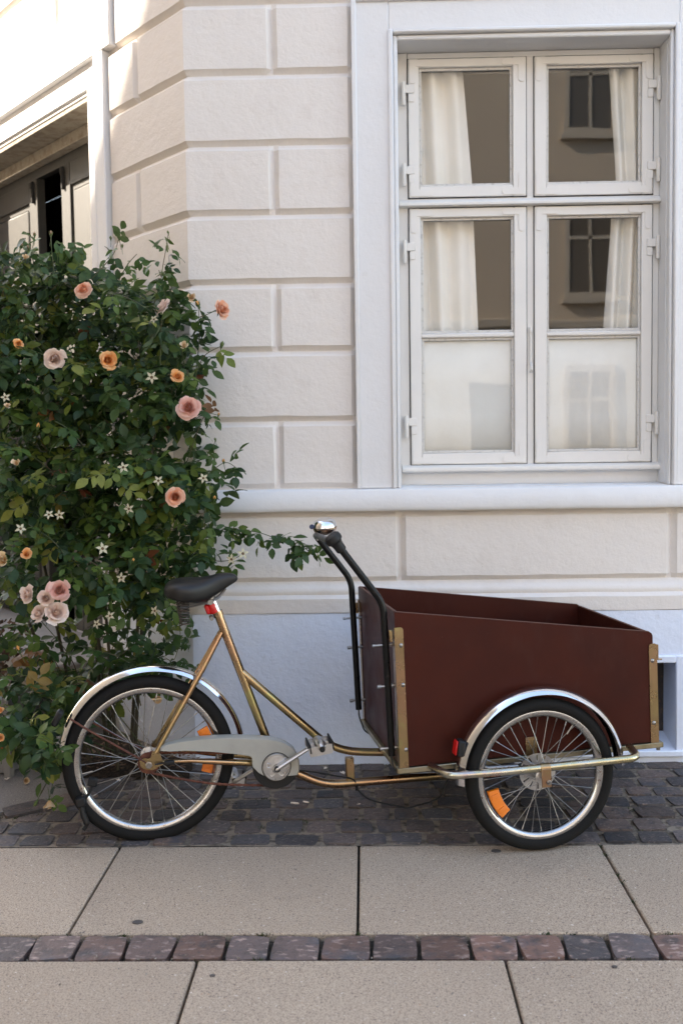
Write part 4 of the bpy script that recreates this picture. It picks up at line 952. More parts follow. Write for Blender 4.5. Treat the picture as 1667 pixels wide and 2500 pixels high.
# ------------------------------------------------------------------ climbing rose
BLOBS = [(-1.399, 4.3, 1.971, 0.239, 0.188, 1), (-1.135, 4.3, 1.934, 0.205, 0.154, 1), (-0.931, 4.25, 1.84, 0.186, 0.152, 1.0), (-0.745, 4.15, 1.81, 0.091, 0.115, 0.8), (-1.279, 4.15, 1.607, 0.28, 0.214, 1), (-0.932, 4.15, 1.569, 0.247, 0.214, 1.1), (-0.726, 4.1, 1.547, 0.089, 0.163, 0.9), (-1.26, 4.05, 1.231, 0.289, 0.225, 1), (-0.92, 4.05, 1.21, 0.257, 0.225, 1.1), (-0.672, 4.02, 1.192, 0.144, 0.096, 0.9), (-1.191, 4.0, 0.91, 0.286, 0.175, 1), (-0.873, 4.02, 0.888, 0.191, 0.175, 1), (-0.69, 4.0, 0.969, 0.111, 0.095, 0.8), (-0.93, 4.1, 0.631, 0.163, 0.13, 0.7), (-1.28, 4.1, 0.601, 0.179, 0.089, 0.5), (-1.262, 3.72, 0.396, 0.103, 0.089, 1), (-1.138, 3.58, 0.313, 0.085, 0.071, 1.1), (-1.095, 4.2, 0.409, 0.183, 0.083, 0.7), (-1.384, 3.95, 0.468, 0.094, 0.078, 0.6), (-0.808, 4.05, 0.506, 0.072, 0.048, 0.8), (-1.433, 4.2, 1.496, 0.15, 0.5, 0.8)]
BLOOMS = [(-1.062, 3.994, 1.935, 0.0317, 'peach'), (-0.773, 4.093, 1.879, 0.0325, 'pale'), (-0.564, 4.092, 1.869, 0.0373, 'peach'), (-1.166, 3.914, 1.68, 0.0404, 'pale'), (-0.962, 3.91, 1.664, 0.0326, 'orange'), (-0.721, 4.008, 1.601, 0.0255, 'orange'), (-0.668, 3.972, 1.482, 0.0426, 'pink'), (-1.308, 3.929, 1.73, 0.0187, 'orange'), (-0.694, 4.046, 1.722, 0.0209, 'cream'), (-0.677, 4.106, 1.919, 0.0244, 'cream'), (-1.303, 4.034, 2.072, 0.016, 'cream'), (-1.333, 3.854, 1.494, 0.0153, 'cream'), (-1.28, 3.79, 1.28, 0.0196, 'cream'), (-0.713, 3.877, 1.147, 0.0339, 'peach'), (-1.119, 3.737, 0.815, 0.04, 'pink'), (-1.229, 3.741, 0.8, 0.0327, 'pale'), (-1.173, 3.744, 0.787, 0.0282, 'pale'), (-1.147, 3.76, 0.725, 0.0403, 'pale'), (-1.2, 3.76, 0.722, 0.0313, 'pale'), (-1.315, 3.726, 0.929, 0.0355, 'cream'), (-1.235, 3.729, 0.949, 0.0192, 'orange'), (-1.302, 3.62, 0.407, 0.0187, 'orange'), (-1.105, 3.482, 0.117, 0.0276, 'cream'), (-1.293, 3.551, 0.324, 0.0141, 'orange')]
STARS = [(-0.794, 3.89, 1.598), (-0.794, 3.96, 1.822), (-0.887, 3.787, 1.263), (-0.779, 3.892, 1.209), (-0.609, 3.895, 1.216), (-0.862, 3.752, 1.112), (-1.117, 3.749, 1.093), (-0.958, 3.732, 0.969), (-0.89, 3.724, 0.862), (-0.945, 3.761, 0.716), (-0.778, 3.756, 0.734), (-0.487, 3.727, 0.925), (-0.445, 3.73, 0.945), (-1.26, 3.742, 1.045), (-0.997, 3.769, 0.685), (-1.341, 3.865, 1.53), (-1.156, 3.749, 1.095)]
BUDS = [(-0.646, 4.098, 1.892, 0.0163, 1), (-1.212, 3.831, 1.417, 0.0122, 1), (-0.845, 3.726, 0.923, 0.0089, 1), (-1.3, 3.794, 0.586, 0.0136, 1), (-1.284, 3.537, 0.284, 0.0126, 2), (-1.209, 3.535, 0.276, 0.0126, 2), (-1.053, 3.546, 0.309, 0.0113, 2), (-1.151, 3.48, 0.112, 0.011, 0), (-0.972, 4.05, 2.146, 0.008, 0), (-0.94, 4.05, 2.149, 0.0112, 0), (-0.928, 4.05, 2.115, 0.0072, 0), (-0.77, 4.17, 2.188, 0.0074, 0), (-0.549, 4.048, 1.728, 0.0129, 0), (-0.556, 3.964, 1.455, 0.0079, 1), (-0.566, 3.937, 1.36, 0.007, 0), (-0.533, 3.913, 1.277, 0.0093, 1), (-1.224, 3.962, 1.836, 0.0094, 0), (-1.28, 3.936, 1.75, 0.0109, 0), (-1.39, 4.024, 2.041, 0.008, 0), (-1.177, 4.039, 2.087, 0.0096, 0), (-0.566, 3.877, 1.139, 0.0092, 1), (-1.269, 4.05, 2.164, 0.0096, 3), (-1.205, 4.05, 2.166, 0.0112, 3), (-1.292, 4.046, 2.112, 0.0112, 3), (-1.322, 4.05, 2.124, 0.0112, 3), (-0.174, 3.732, 0.957, 0.0074, 0), (-0.17, 3.728, 0.929, 0.0089, 0), (-1.27, 3.829, 1.41, 0.0091, 0), (-0.905, 3.903, 1.64, 0.0093, 0)]
SHOOTS = [([(-0.821, 4.05, 1.863), (-0.783, 4.05, 1.973), (-0.772, 4.05, 2.036), (-0.759, 4.05, 2.098), (-0.748, 4.05, 2.158)], 1.0), ([(-1.05, 4.05, 1.993), (-0.989, 4.05, 2.055), (-0.959, 4.05, 2.094), (-0.942, 4.05, 2.141)], 0.7), ([(-0.67, 4.05, 1.48), (-0.65, 4.05, 1.639), (-0.636, 4.05, 1.766), (-0.637, 4.05, 1.879)], 1.0), ([(-0.628, 4.0, 1.831), (-0.598, 4.0, 1.841), (-0.564, 4.0, 1.856)], 0), ([(-0.761, 4.03, 1.868), (-0.705, 4.03, 1.872), (-0.666, 4.03, 1.851), (-0.64, 4.03, 1.811)], 0.5), ([(-0.646, 4.02, 1.621), (-0.612, 4.02, 1.687), (-0.548, 4.02, 1.722)], 0.5), ([(-0.713, 3.98, 1.194), (-0.662, 3.98, 1.336), (-0.612, 3.98, 1.453), (-0.564, 3.98, 1.456)], 1), ([(-0.644, 3.96, 1.273), (-0.588, 3.96, 1.319), (-0.57, 3.96, 1.356)], 0.7), ([(-0.715, 3.9, 1.166), (-0.62, 3.9, 1.211), (-0.532, 3.9, 1.272), (-0.487, 3.9, 1.256)], 1.2), ([(-0.737, 4.0, 1.018), (-0.592, 4.0, 1.029), (-0.497, 4.0, 1.011), (-0.401, 4.0, 0.994), (-0.306, 4.0, 0.956), (-0.234, 4.0, 0.935), (-0.182, 4.0, 0.929)], 1.2), ([(-0.234, 4.0, 0.935), (-0.203, 4.0, 0.905), (-0.185, 4.0, 0.899)], 0.3), ([(-0.658, 3.9, 0.939), (-0.58, 3.9, 0.902), (-0.51, 3.9, 0.903), (-0.467, 3.9, 0.926)], 0.8), ([(-1.065, 3.74, 0.809), (-1.091, 3.74, 0.923), (-1.142, 3.74, 0.999), (-1.23, 3.74, 1.06)], 0.6), ([(-0.877, 3.74, 0.754), (-0.935, 3.74, 0.846), (-0.993, 3.74, 0.914), (-1.061, 3.74, 0.938)], 0.8), ([(-1.138, 3.52, 0.389), (-1.117, 3.52, 0.257), (-1.102, 3.52, 0.184), (-1.117, 3.52, 0.111)], 0.6), ([(-1.205, 3.54, 0.325), (-1.12, 3.54, 0.251), (-1.054, 3.54, 0.295)], 0.8), ([(-1.102, 3.5, 0.206), (-1.133, 3.5, 0.148), (-1.156, 3.5, 0.108)], 0), ([(-1.258, 4.02, 1.992), (-1.27, 4.02, 2.086), (-1.26, 4.02, 2.152)], 0.6), ([(-1.186, 4.02, 1.991), (-1.194, 4.02, 2.085), (-1.196, 4.02, 2.157)], 0.5), ([(-1.365, 4.0, 1.913), (-1.321, 4.0, 2.037), (-1.279, 4.0, 2.098)], 0.8), ([(-1.375, 4.0, 1.866), (-1.387, 4.0, 1.96), (-1.382, 4.0, 2.03)], 0.9), ([(-0.894, 4.05, 0.342), (-0.808, 4.05, 0.49), (-0.744, 4.05, 0.44), (-0.679, 4.05, 0.423)], 0.8), ([(-0.744, 4.0, 0.711), (-0.731, 4.0, 0.581), (-0.775, 4.0, 0.451)], 0.8), ([(-0.599, 3.85, 1.105), (-0.61, 3.85, 0.967), (-0.683, 3.85, 0.828)], 1.0)]
def leaf_mat(name, rndobj=True):
    m, t, b = new_mat(name); N = t.nodes; L = t.links
    at = N.new('ShaderNodeAttribute'); at.attribute_name = 'tint'
    cr = N.new('ShaderNodeValToRGB'); e = cr.color_ramp.elements
    e[0].position = 0; e[0].color = (.012, .030, .011, 1); e[1].position = 1; e[1].color = (.11, .025, .012, 1)
    for p, c in ((.25, (.026, .058, .016)), (.5, (.060, .105, .021)), (.70, (.115, .150, .026)), (.82, (.20, .20, .04)), (.90, (.17, .085, .025))):
        q = e.new(p); q.color = (*c, 1)
    L.new(at.outputs['Fac'], cr.inputs[0])
    ge = N.new('ShaderNodeNewGeometry')
    nz = N.new('ShaderNodeTexNoise'); nz.inputs['Scale'].default_value = 60; L.new(ge.outputs['Position'], nz.inputs['Vector'])
    hs = N.new('ShaderNodeHueSaturation'); mr = N.new('ShaderNodeMapRange'); mr.inputs[3].default_value = .75; mr.inputs[4].default_value = 1.35; L.new(nz.outputs[0], mr.inputs[0]); L.new(mr.outputs[0], hs.inputs['Value']); L.new(cr.outputs[0], hs.inputs['Color'])
    # paler underside
    mx = N.new('ShaderNodeMix'); mx.data_type = 'RGBA'; L.new(ge.outputs['Backfacing'], mx.inputs[0]); L.new(hs.outputs[0], mx.inputs[6])
    h2 = N.new('ShaderNodeHueSaturation'); h2.inputs['Value'].default_value = 1.7; h2.inputs['Saturation'].default_value = .7; L.new(hs.outputs[0], h2.inputs['Color']); L.new(h2.outputs[0], mx.inputs[7])
    L.new(mx.outputs[2], b.inputs['Base Color']); b.inputs['Roughness'].default_value = .48; b.inputs['Specular IOR Level'].default_value = .30
    tr = N.new('ShaderNodeBsdfTranslucent'); h3 = N.new('ShaderNodeHueSaturation'); h3.inputs['Value'].default_value = 2.0; L.new(hs.outputs[0], h3.inputs['Color']); L.new(h3.outputs[0], tr.inputs[0])
    ms = N.new('ShaderNodeMixShader'); ms.inputs[0].default_value = .22; L.new(b.outputs[0], ms.inputs[1]); L.new(tr.outputs[0], ms.inputs[2]); L.new(ms.outputs[0], N['Material Output'].inputs[0])
    return m
M_leaf = leaf_mat('rose_leaf')
M_stem = mat('rose_stem', (.055, .075, .022), .55, var=((12, (.085, .04, .022), .5, .7),))
M_stem2 = mat('rose_cane', (.06, .05, .025), .7, var=((20, (.03, .022, .015), .45, .65),))
def leaflet(V, F, M, ln, wd, rr):
    """a folded, drooping leaflet of 4 x 2 quads"""
    rows = [(0, .10), (.25, .86), (.52, 1.0), (.78, .62), (1, .02)]
    n0 = len(V); fold = rr.uniform(.15, .5); droop = rr.uniform(.1, .5); tw = rr.uniform(-.3, .3)
    for u, wv in rows:
        x = ln*u; zc = -droop*ln*u*u*.6
        for sgn in (-1, 0, 1):
            y = sgn*wv*wd*.5; V.append(M @ Vector((x, y, zc+abs(sgn)*fold*wv*wd*.3+sgn*tw*wd*.25*u)))
    for i in range(len(rows)-1):
        for j in range(2): F.append((n0+i*3+j, n0+(i+1)*3+j, n0+(i+1)*3+j+1, n0+i*3+j+1))
def compound(V, F, M, size, rr, n=5):
    """rose leaf: n leaflets on a thin stalk, along local x, upper side +z"""
    L_ = size
    pos = [(1.0, 0)]+([(.68, 1), (.68, -1), (.32, 1), (.32, -1)] if n >= 5 else [(.55, 1), (.55, -1)])
    for t, s in pos:
        ln = L_*(.50 if s == 0 else .43)*rr.uniform(.85, 1.15); wd = ln*rr.uniform(.52, .66)
        a = s*R(rr.uniform(50, 75)) if s else rr.uniform(-.2, .2)
        Q = M @ Matrix.Translation((L_*.62*t, 0, -.10*L_*t*t)) @ Matrix.Rotation(a, 4, 'Z') @ Matrix.Rotation(rr.uniform(-.35, .35), 4, 'X') @ Matrix.Rotation(rr.uniform(-.1, .5), 4, 'Y')
        leaflet(V, F, Q, ln, wd, rr)
    n0 = len(V); w_ = .0008
    for t in (0, .34, .66):
        for s in (-1, 1): V.append(M @ Vector((L_*t, s*w_, -.10*L_*t*t/.4)))
    F += [(n0, n0+1, n0+3, n0+2), (n0+2, n0+3, n0+5, n0+4)]
def leaf_obj_mesh(V, F, tint, name):
    me = bpy.data.meshes.new(name); me.from_pydata([tuple(v) for v in V], [], F); me.materials.append(M_leaf)
    me.polygons.foreach_set('use_smooth', [True]*len(F))
    at = me.attributes.new('tint', 'FLOAT', 'POINT'); at.data.foreach_set('value', tint if isinstance(tint, list) else [tint]*len(V)); return me
rose = empty('rose_bush', (-1.02, 4.15, 0)); tag(rose, 'tall climbing rose bush with peach and pale pink blooms beside the side door', 'rose bush'); RO = Vector((-1.02, 4.15, 0))
rl = random.Random(11)
VAR = []
for i in range(14):
    V = []; F = []; compound(V, F, Matrix.Identity(4), 1.0, rl, 5 if i % 4 else 3)
    VAR.append(leaf_obj_mesh(V, F, [.08, .16, .22, .30, .38, .46, .55, .2, .28, .12, .35, .66, .74, .93][i], 'leaf'))
def rand_tint(z=0):
    t = rl.random()
    if t < .58: return rl.uniform(.0, .33)
    if t < .84: return rl.uniform(.33, .60)
    if t < .985: return rl.uniform(.58, .80)
    return rl.uniform(.82, 1.0)
leaves = []          # (matrix, size, tint, exposure)
def orient(p, outward, droop=.35):
    d = Vector((rl.gauss(0, 1), rl.gauss(0, 1), rl.gauss(0, .6)-droop))+outward*.9
    d.normalize()
    upv = (Vector((0, -.45, .9))+outward*.5+Vector((rl.gauss(0, .45), rl.gauss(0, .45), rl.gauss(0, .35)))).normalized()
    y = upv.cross(d)
    if y.length < .05: y = d.orthogonal()
    y.normalize(); z = d.cross(y)
    M = Matrix((d, y, z)).transposed().to_4x4(); M.translation = p; return M
for bx, by, bz, rx, rz, den in BLOBS:
    ry = min(.34, .24+.25*rx); area = rx*rz*3.14
    nlf = int(area*1800*den*(1.5 if bz < .5 else 1))
    c = Vector((bx, by, bz))
    for i in range(nlf):
        while True:
            q = Vector((rl.uniform(-1, 1), rl.uniform(-1, 1), rl.uniform(-1, 1)))
            if q.length < 1 and rl.random() < .25+.75*q.length: break
        if q.y > .35 and rl.random() < .45: q.y = -q.y
        if q.y < .15 and mnoise.noise((c+Vector((q.x*rx, q.y*ry, q.z*rz)))*5.5) < -.02 and rl.random() < .8: continue
        p = c+Vector((q.x*rx, q.y*ry, q.z*rz))
        out = Vector((q.x*.6, q.y-.35, q.z*.6+.1)).normalized()
        # keep clear of the walls
        if p.y > YW-.05 and p.x > CX-.05: p.y = YW-.06-rl.random()*.1
        if (p-C0).dot(nL) > -.05: p -= nL*((p-C0).dot(nL)+.06+rl.random()*.08)
        if p.z < .03: continue
        leaves.append((orient(p, out), rl.uniform(.072, .128), rand_tint(), -q.y))
stems = []
for k in range(46):       # short shoots that break the outline
    b = BLOBS[rl.randrange(len(BLOBS))]
    a = rl.uniform(-.3, 3.6); e0_ = Vector((b[0]+math.cos(a)*b[3]*.75, b[1]-rl.uniform(.0, .22), b[2]+math.sin(a)*b[4]*.75)); dv = Vector((math.cos(a)*.5+rl.uniform(-.4, .4), -rl.uniform(.1, .7), abs(math.sin(a))*.6+rl.uniform(0, .5))).normalized()*rl.uniform(.07, .19)
    if e0_.x+dv.x > -.62 or (e0_-C0).dot(nL) > -.1: continue
    SHOOTS.append(([tuple(e0_), tuple(e0_+dv*.5+Vector((0, 0, .015))), tuple(e0_+dv)], .9))
for pts, den in SHOOTS:
    P = curve_pts(pts, 6); ln = sum((P[i+1]-P[i]).length for i in range(len(P)-1)); stems.append((P, .0022))
    n = int(ln*den*46); side_ = 1
    for i in range(n):
        t = (i+.5)/n*(len(P)-1); k = min(int(t), len(P)-2); p = P[k].lerp(P[k+1], t-k); tan = (P[k+1]-P[k]).normalized()
        side_ = -side_; out = (tan.cross(Vector((0, -1, 0))).normalized()*side_+Vector((0, -.5, -.1))).normalized()
        leaves.append((orient(p, out, .5), rl.uniform(.068, .11), rl.choice([rl.uniform(.05, .4), rl.uniform(.3, .6), .93 if t/len(P) > .85 and rl.random() < .3 else .3]), 3))
# canes from the root
roots = [(-1.05, 4.2), (-1.0, 4.25), (-1.1, 4.28), (-.97, 4.18), (-1.15, 4.22), (-1.02, 4.12), (-1.2, 4.3)]
tips = [(-1.35, 4.3, 1.9), (-.95, 4.35, 1.95), (-1.15, 4.25, 2.0), (-.78, 4.08, 1.6), (-1.5, 4.1, 1.3), (-.9, 4.0, 1.15), (-1.35, 4.2, 1.6)]
for (x, y), tp in zip(roots, tips):
    m1 = Vector((x, y, .02)).lerp(Vector(tp), .35)+Vector((rl.uniform(-.05, .05), rl.uniform(-.08, .02), .05)); m2 = Vector((x, y, 0)).lerp(Vector(tp), .7)+Vector((rl.uniform(-.08, .08), rl.uniform(-.1, .02), .05))
    P = curve_pts([(x, y, .0), m1, m2, tp], 8); mb = MB(); n = len(P); mb.tube([p-RO for p in P], [.0085*(1-.6*i/n) for i in range(n)], 8); mb.build('cane', M_stem2, rose)
for k in range(40):       # thinner wood inside
    b = BLOBS[rl.randrange(len(BLOBS))]; e = Vector((b[0]+rl.uniform(-.8, .8)*b[3], b[1]-rl.uniform(-.05, .2), b[2]+rl.uniform(-.8, .8)*b[4])); s0 = Vector((-1.05+rl.uniform(-.15, .15), 4.2, max(.05, e.z-rl.uniform(.25, .6))))
    stems.append((curve_pts([s0, s0.lerp(e, .5)+Vector((rl.uniform(-.06, .06), -.04, .05)), e], 6), .0024))
leaves.sort(key=lambda L_: -(L_[3]+(L_[1]-.05)*12+(.8 if L_[0].translation.x > -1.45 else -2)))
for M, s, tint, ex in leaves[:298]:
    vi = min(range(14), key=lambda i: abs([.08, .16, .22, .30, .38, .46, .55, .2, .28, .12, .35, .66, .74, .93][i]-tint)+rl.random()*.12)
    o = link('leaf', VAR[vi], rose); o.matrix_local = Matrix.Translation(-RO) @ M @ Matrix.Scale(s, 4)
V = []; F = []; T = []
for M, s, tint, ex in leaves[298:]:
    n0 = len(V); compound(V, F, Matrix.Translation(-RO) @ M, s, rl, 5 if rl.random() < .75 else 3); T += [tint]*(len(V)-n0)
tag(link('foliage', leaf_obj_mesh(V, F, T, 'foliage'), rose), kind='stuff')
print('LEAVES', len(leaves))
for P, r_ in stems:
    n = len(P); mb = MB(); mb.tube([p-RO for p in P], [r_*(1-.45*i/n) for i in range(n)], 6); mb.build('stem', M_stem, rose)

# ---- blooms (lifted clear of the leaves on the open side)
CAMP = Vector((0, 0, 1.34))
def lift(x, y, z, d): k = (y-d)/y; return CAMP+(Vector((x, y, z))-CAMP)*k
def petal_mat(name, core, mid, edge):
    m, t, b = new_mat(name); N = t.nodes; L = t.links
    at = N.new('ShaderNodeAttribute'); at.attribute_name = 'tint'; cr = N.new('ShaderNodeValToRGB'); e = cr.color_ramp.elements
    e[0].color = (*core, 1); e[1].color = (*edge, 1); q = e.new(.45); q.color = (*mid, 1); L.new(at.outputs['Fac'], cr.inputs[0]); L.new(cr.outputs[0], b.inputs['Base Color'])
    b.inputs['Roughness'].default_value = .6; b.inputs['Specular IOR Level'].default_value = .25
    tr = N.new('ShaderNodeBsdfTranslucent'); L.new(cr.outputs[0], tr.inputs[0]); ms = N.new('ShaderNodeMixShader'); ms.inputs[0].default_value = .3
    L.new(b.outputs[0], ms.inputs[1]); L.new(tr.outputs[0], ms.inputs[2]); L.new(ms.outputs[0], N['Material Output'].inputs[0]); return m
PM = {'peach': petal_mat('petal_peach', (.74, .17, .06), (.80, .36, .21), (.86, .60, .46)), 'pale': petal_mat('petal_pale', (.74, .42, .29), (.82, .62, .52), (.88, .76, .68)),
      'pink': petal_mat('petal_pink', (.78, .26, .08), (.80, .42, .33), (.86, .60, .53)), 'orange': petal_mat('petal_orange', (.74, .15, .025), (.80, .33, .09), (.82, .52, .28)), 'cream': petal_mat('petal_cream', (.56, .28, .08), (.70, .48, .26), (.76, .62, .45))}
def bloom_mesh(kind, seed, npet=46, openness=1.0, rag=.0):
    rr = random.Random(seed); V = []; F = []; T = []
    for i in range(npet):
        t = ((i+.5)/npet)**.95; ph = i*2.39996+rr.uniform(-.2, .2)
        L_ = .60+.46*t+rr.uniform(-.06, .06); wa = (.95-.42*t)*rr.uniform(.85, 1.1)
        e0 = R(70-62*t*openness); e1 = R(122-88*t*openness)+rr.uniform(-.15, .15); r0 = .03+.10*t; z0 = .10-.16*t
        if rag: e1 += rr.uniform(-rag, rag); L_ *= rr.uniform(.8, 1.1)
        nv, nu = 5, 5; n0 = len(V); tj = rr.uniform(-.34, .12)
        pts = [(r0, z0)]
        for j in range(1, nv): 
            el = e0+(e1-e0)*(j/(nv-1))**.9
            if t > .6 and j == nv-1: el -= .9*openness
            pts.append((pts[-1][0]+L_/(nv-1)*math.cos(el), pts[-1][1]+L_/(nv-1)*math.sin(el)))
        for j, (r_, z_) in enumerate(pts):
            v = j/(nv-1)
            for k in range(nu):
                u = -1+2*k/(nu-1); a = ph+u*wa*(.45+.55*math.sin(min(1, v*1.25)*math.pi*.62))
                wav = .03*math.sin(u*5+i)*v+(rag*.08*rr.uniform(-1, 1))
                rr2 = max(.015, r_*(1-.10*u*u*(1-t)))+wav-.05*u*u*v; zz = z_-.10*u*u*v+wav*.5
                V.append((rr2*math.cos(a), rr2*math.sin(a), zz)); T.append(min(1, max(0, .62*t+.42*v+tj)))
        for j in range(nv-1):
            for k in range(nu-1): F.append((n0+j*nu+k, n0+j*nu+k+1, n0+(j+1)*nu+k+1, n0+(j+1)*nu+k))
    me = bpy.data.meshes.new('rose_bloom'); me.from_pydata(V, [], F); me.materials.append(PM[kind]); me.polygons.foreach_set('use_smooth', [True]*len(F))
    at = me.attributes.new('tint', 'FLOAT', 'POINT'); at.data.foreach_set('value', T); return me
def sepals_mesh():
    mb = MB(); mb.lathe([(.0005, -.34), (.07, -.33), (.12, -.24), (.14, -.14), (.06, -.04)], None, 10)
    for i in range(5):
        a = 2*math.pi*i/5; ca, sa = math.cos(a), math.sin(a)
        def pt(r_, wv, z): return (r_*ca-wv*sa, r_*sa+wv*ca, z)
        mb.add([pt(.08, -.07, -.12), pt(.08, .07, -.12), pt(.32, .08, -.10), pt(.32, -.08, -.10), pt(.62, 0, -.22)], [(0, 1, 2, 3), (3, 2, 4)])
    mb.tube([(0, 0, -.34), (.02, 0, -.9), (.1, .02, -1.5)], .035, 6); return mb.mesh('sepals', M_leafs, 60)
M_leafs = mat('rose_sepal', (.06, .10, .025), .6)
SEP = sepals_mesh()
BM = {}
def place_axis(p, ax, r_):
    z = ax.normalized(); x = z.orthogonal().normalized(); y = z.cross(x); a = rl.uniform(0, 6.28); x2 = x*math.cos(a)+y*math.sin(a); y2 = z.cross(x2)
    M = Matrix((x2, y2, z)).transposed().to_4x4(); M.translation = p-RO; return M @ Matrix.Scale(r_, 4)
AX = {2: (.75, -.55, .1), 1: (-.55, -.35, .45), 0: (-.2, -.8, .4), 6: (-.05, -.8, .15), 13: (.15, -.9, .1), 14: (.05, -1, .25), 15: (-.45, -.7, .2), 22: (.15, -.45, -.8), 4: (.25, -.8, .1), 3: (.2, -.7, -.25)}
for i, (x, y, z, r_, kd) in enumerate(BLOOMS):
    key = (kd, i % 3)
    if key not in BM: BM[key] = bloom_mesh(kd, i, 58 if r_ > .025 else 26, rl.uniform(.75, 1.0) if r_ > .025 else .55, .25 if kd in ('pale', 'cream') else .05)
    ax = Vector(AX.get(i, (rl.uniform(-.5, .5), -.8, rl.uniform(-.1, .6))))
    o = link('rose_bloom', BM[key], rose); o.matrix_local = place_axis(lift(x, y, z, .16 if x > -1.48 and z > .3 else .03), ax, r_*1.12)
    s = link('sepals', SEP, o)
# ---- buds
def bud_mesh(kind):
    mb = MB(); mb.lathe([(.0005, 1.9), (.25, 1.55), (.62, .9), (.78, .3), (.62, -.25), (.3, -.5), (.0005, -.55)], None, 10)
    c = {0: (.13, .17, .04), 1: (.80, .36, .10), 2: (.55, .10, .035), 3: (.30, .17, .09)}[kind]
    return mb.mesh('rose_bud', mat('bud_%d' % kind, c, .55, var=((30, tuple(q*.6 for q in c), .45, .7),)), 180)
def budcup_mesh():
    mb = MB(); mb.lathe([(.64, .25), (.80, .1), (.70, -.3), (.4, -.6), (.5, -.9), (.45, -1.2), (.15, -1.4)], None, 10)
    for i in range(5):
        a = 2*math.pi*i/5+.3; ca, sa = math.cos(a), math.sin(a)
        def pt(r_, wv, z): return (r_*ca-wv*sa, r_*sa+wv*ca, z)
        mb.add([pt(.72, -.3, .1), pt(.72, .3, .1), pt(.86, .22, .7), pt(.86, -.22, .7), pt(1.15, 0, 1.5)], [(0, 1, 2, 3), (3, 2, 4)])
    mb.tube([(0, 0, -1.3), (.1, 0, -3), (.5, .1, -5.5)], .16, 6); return mb.mesh('bud_cup', M_leafs, 60)
BU = {}; CUP = budcup_mesh()
for x, y, z, r_, kd in BUDS:
    if kd not in BU: BU[kd] = bud_mesh(kd)
    o = link('rose_bud', BU[kd], rose); o.matrix_local = place_axis(Vector((x, y, z)), Vector((rl.uniform(-.35, .35), rl.uniform(-.4, .1), 1 if z > .2 else -.5)), r_*.75); link('bud_cup', CUP, o)
# ---- spent star-shaped calyxes
def star_mesh():
    mb = MB(); n = 5
    for i in range(n):
        a = 2*math.pi*i/n; ca, sa = math.cos(a), math.sin(a)
        def pt(r_, wv, z): return (r_*ca-wv*sa, r_*sa+wv*ca, z)
        mb.add([pt(.15, -.16, 0), pt(.15, .16, 0), pt(.55, .24, .10), pt(.55, 0, .02), pt(.55, -.24, .10), pt(1.05, 0, -.10)], [(0, 1, 2, 3), (0, 3, 4), (3, 2, 5), (4, 3, 5)])
    return mb.mesh('spent_flower', mat('dry_sepal', (.46, .42, .29), .7, var=((25, (.28, .23, .12), .5, .7),)), 60)
def hip_mesh():
    mb = MB(); mb.lathe([(.0005, .12), (.16, .1), (.26, 0), (.2, -.12), (.22, -.3), (.0005, -.42)], None, 10); return mb.mesh('rose_hip', mat('hip_brown', (.10, .055, .02), .7), 60)
SM = star_mesh(); HM = hip_mesh()
for x, y, z in STARS:
    o = link('spent_flower', SM, rose); o.matrix_local = place_axis(lift(x, y, z, .14), Vector((rl.uniform(-.5, .5), -.9, rl.uniform(0, .5))), .021*rl.uniform(.85, 1.15)); link('rose_hip', HM, o)

# ---- wires on the side wall that carry the rose
M_wire = mat('steel_wire', (.35, .34, .33), .4, 1.0)
for s, z1, z0, lb in ((.106, 2.13, .7, 'thin steel trellis wire on the side wall, the one nearest the corner'), (.404, 2.13, .7, 'thin steel trellis wire on the side wall, middle of three'), (.645, 2.12, .7, 'thin steel trellis wire on the side wall, the one next to the door frame')):
    t = empty('trellis_wire', W2(s, -.026, z0)); tag(t, lb, 'trellis wire', 'trellis wires on the side wall'); b0 = W2(s, -.026, z0)
    mb = MB(); mb.tube([W2(s, -.026, z1-.02)-b0, W2(s, -.026, z0)-b0], .0014, 6); mb.build('wire', M_wire, t)
    mb = MB(); mb.tube([W2(s, -.026, z1-.11)-b0, W2(s, -.026, z1-.095)-b0, W2(s, -.026, z1-.04)-b0, W2(s, -.026, z1-.025)-b0], [.003, .005, .005, .003], 8); mb.build('turnbuckle', M_wire, t)
    mb = MB(); mb.tube(curve_pts([W2(s, .002, z1)-b0, W2(s, -.012, z1)-b0, W2(s, -.026, z1-.004)-b0, W2(s, -.026, z1-.028)-b0], 4), .003, 8); mb.build('eye_bolt', M_wire, t)
PETALS = [(-1.451, 4.189), (-1.452, 4.227), (-1.448, 4.033), (-0.993, 4.009), (-1.039, 4.153), (-0.271, 3.725), (-0.232, 3.741), (-0.036, 3.721), (-0.103, 4.082), (-0.174, 4.146)]
# ------------------------------------------------------------------ small things on the ground
M_pet = mat('fallen_petal', (.84, .72, .60), .6, var=((40, (.84, .60, .45), .5, .7),))
V = []; F = []
for i in range(5):
    for j in range(5):
        u = -1+.5*i; v = j/4; V.append((u*.5*math.sin(.35+v*2.2), v-.5, .18*u*u+.12*v*v))
for i in range(4):
    for j in range(4): F.append((i*5+j, (i+1)*5+j, (i+1)*5+j+1, i*5+j+1))
mb = MB(); mb.add(V, F); PME = mb.mesh('petal', M_pet, 180)
PL = ['pale fallen petal on the asphalt path, upper of two side by side', 'pale fallen petal on the asphalt path, farthest back of those there', 'pale fallen petal on the asphalt at the left picture edge', 'pale fallen petal seen through the spokes of the rear wheel', 'pale fallen petal on the soil behind the rear wheel',
      'largest pale petal on the cobbles below the frame tubes', 'small pale petal lying just right of the largest petal on the cobbles', 'tiny pale petal on the cobbles below the frame strut', 'pale petal near the plinth behind the frame strut', 'pale petal near the plinth between crank and frame strut']
PETALS[1] = (PETALS[1][0]+.004, PETALS[1][1]+.03)
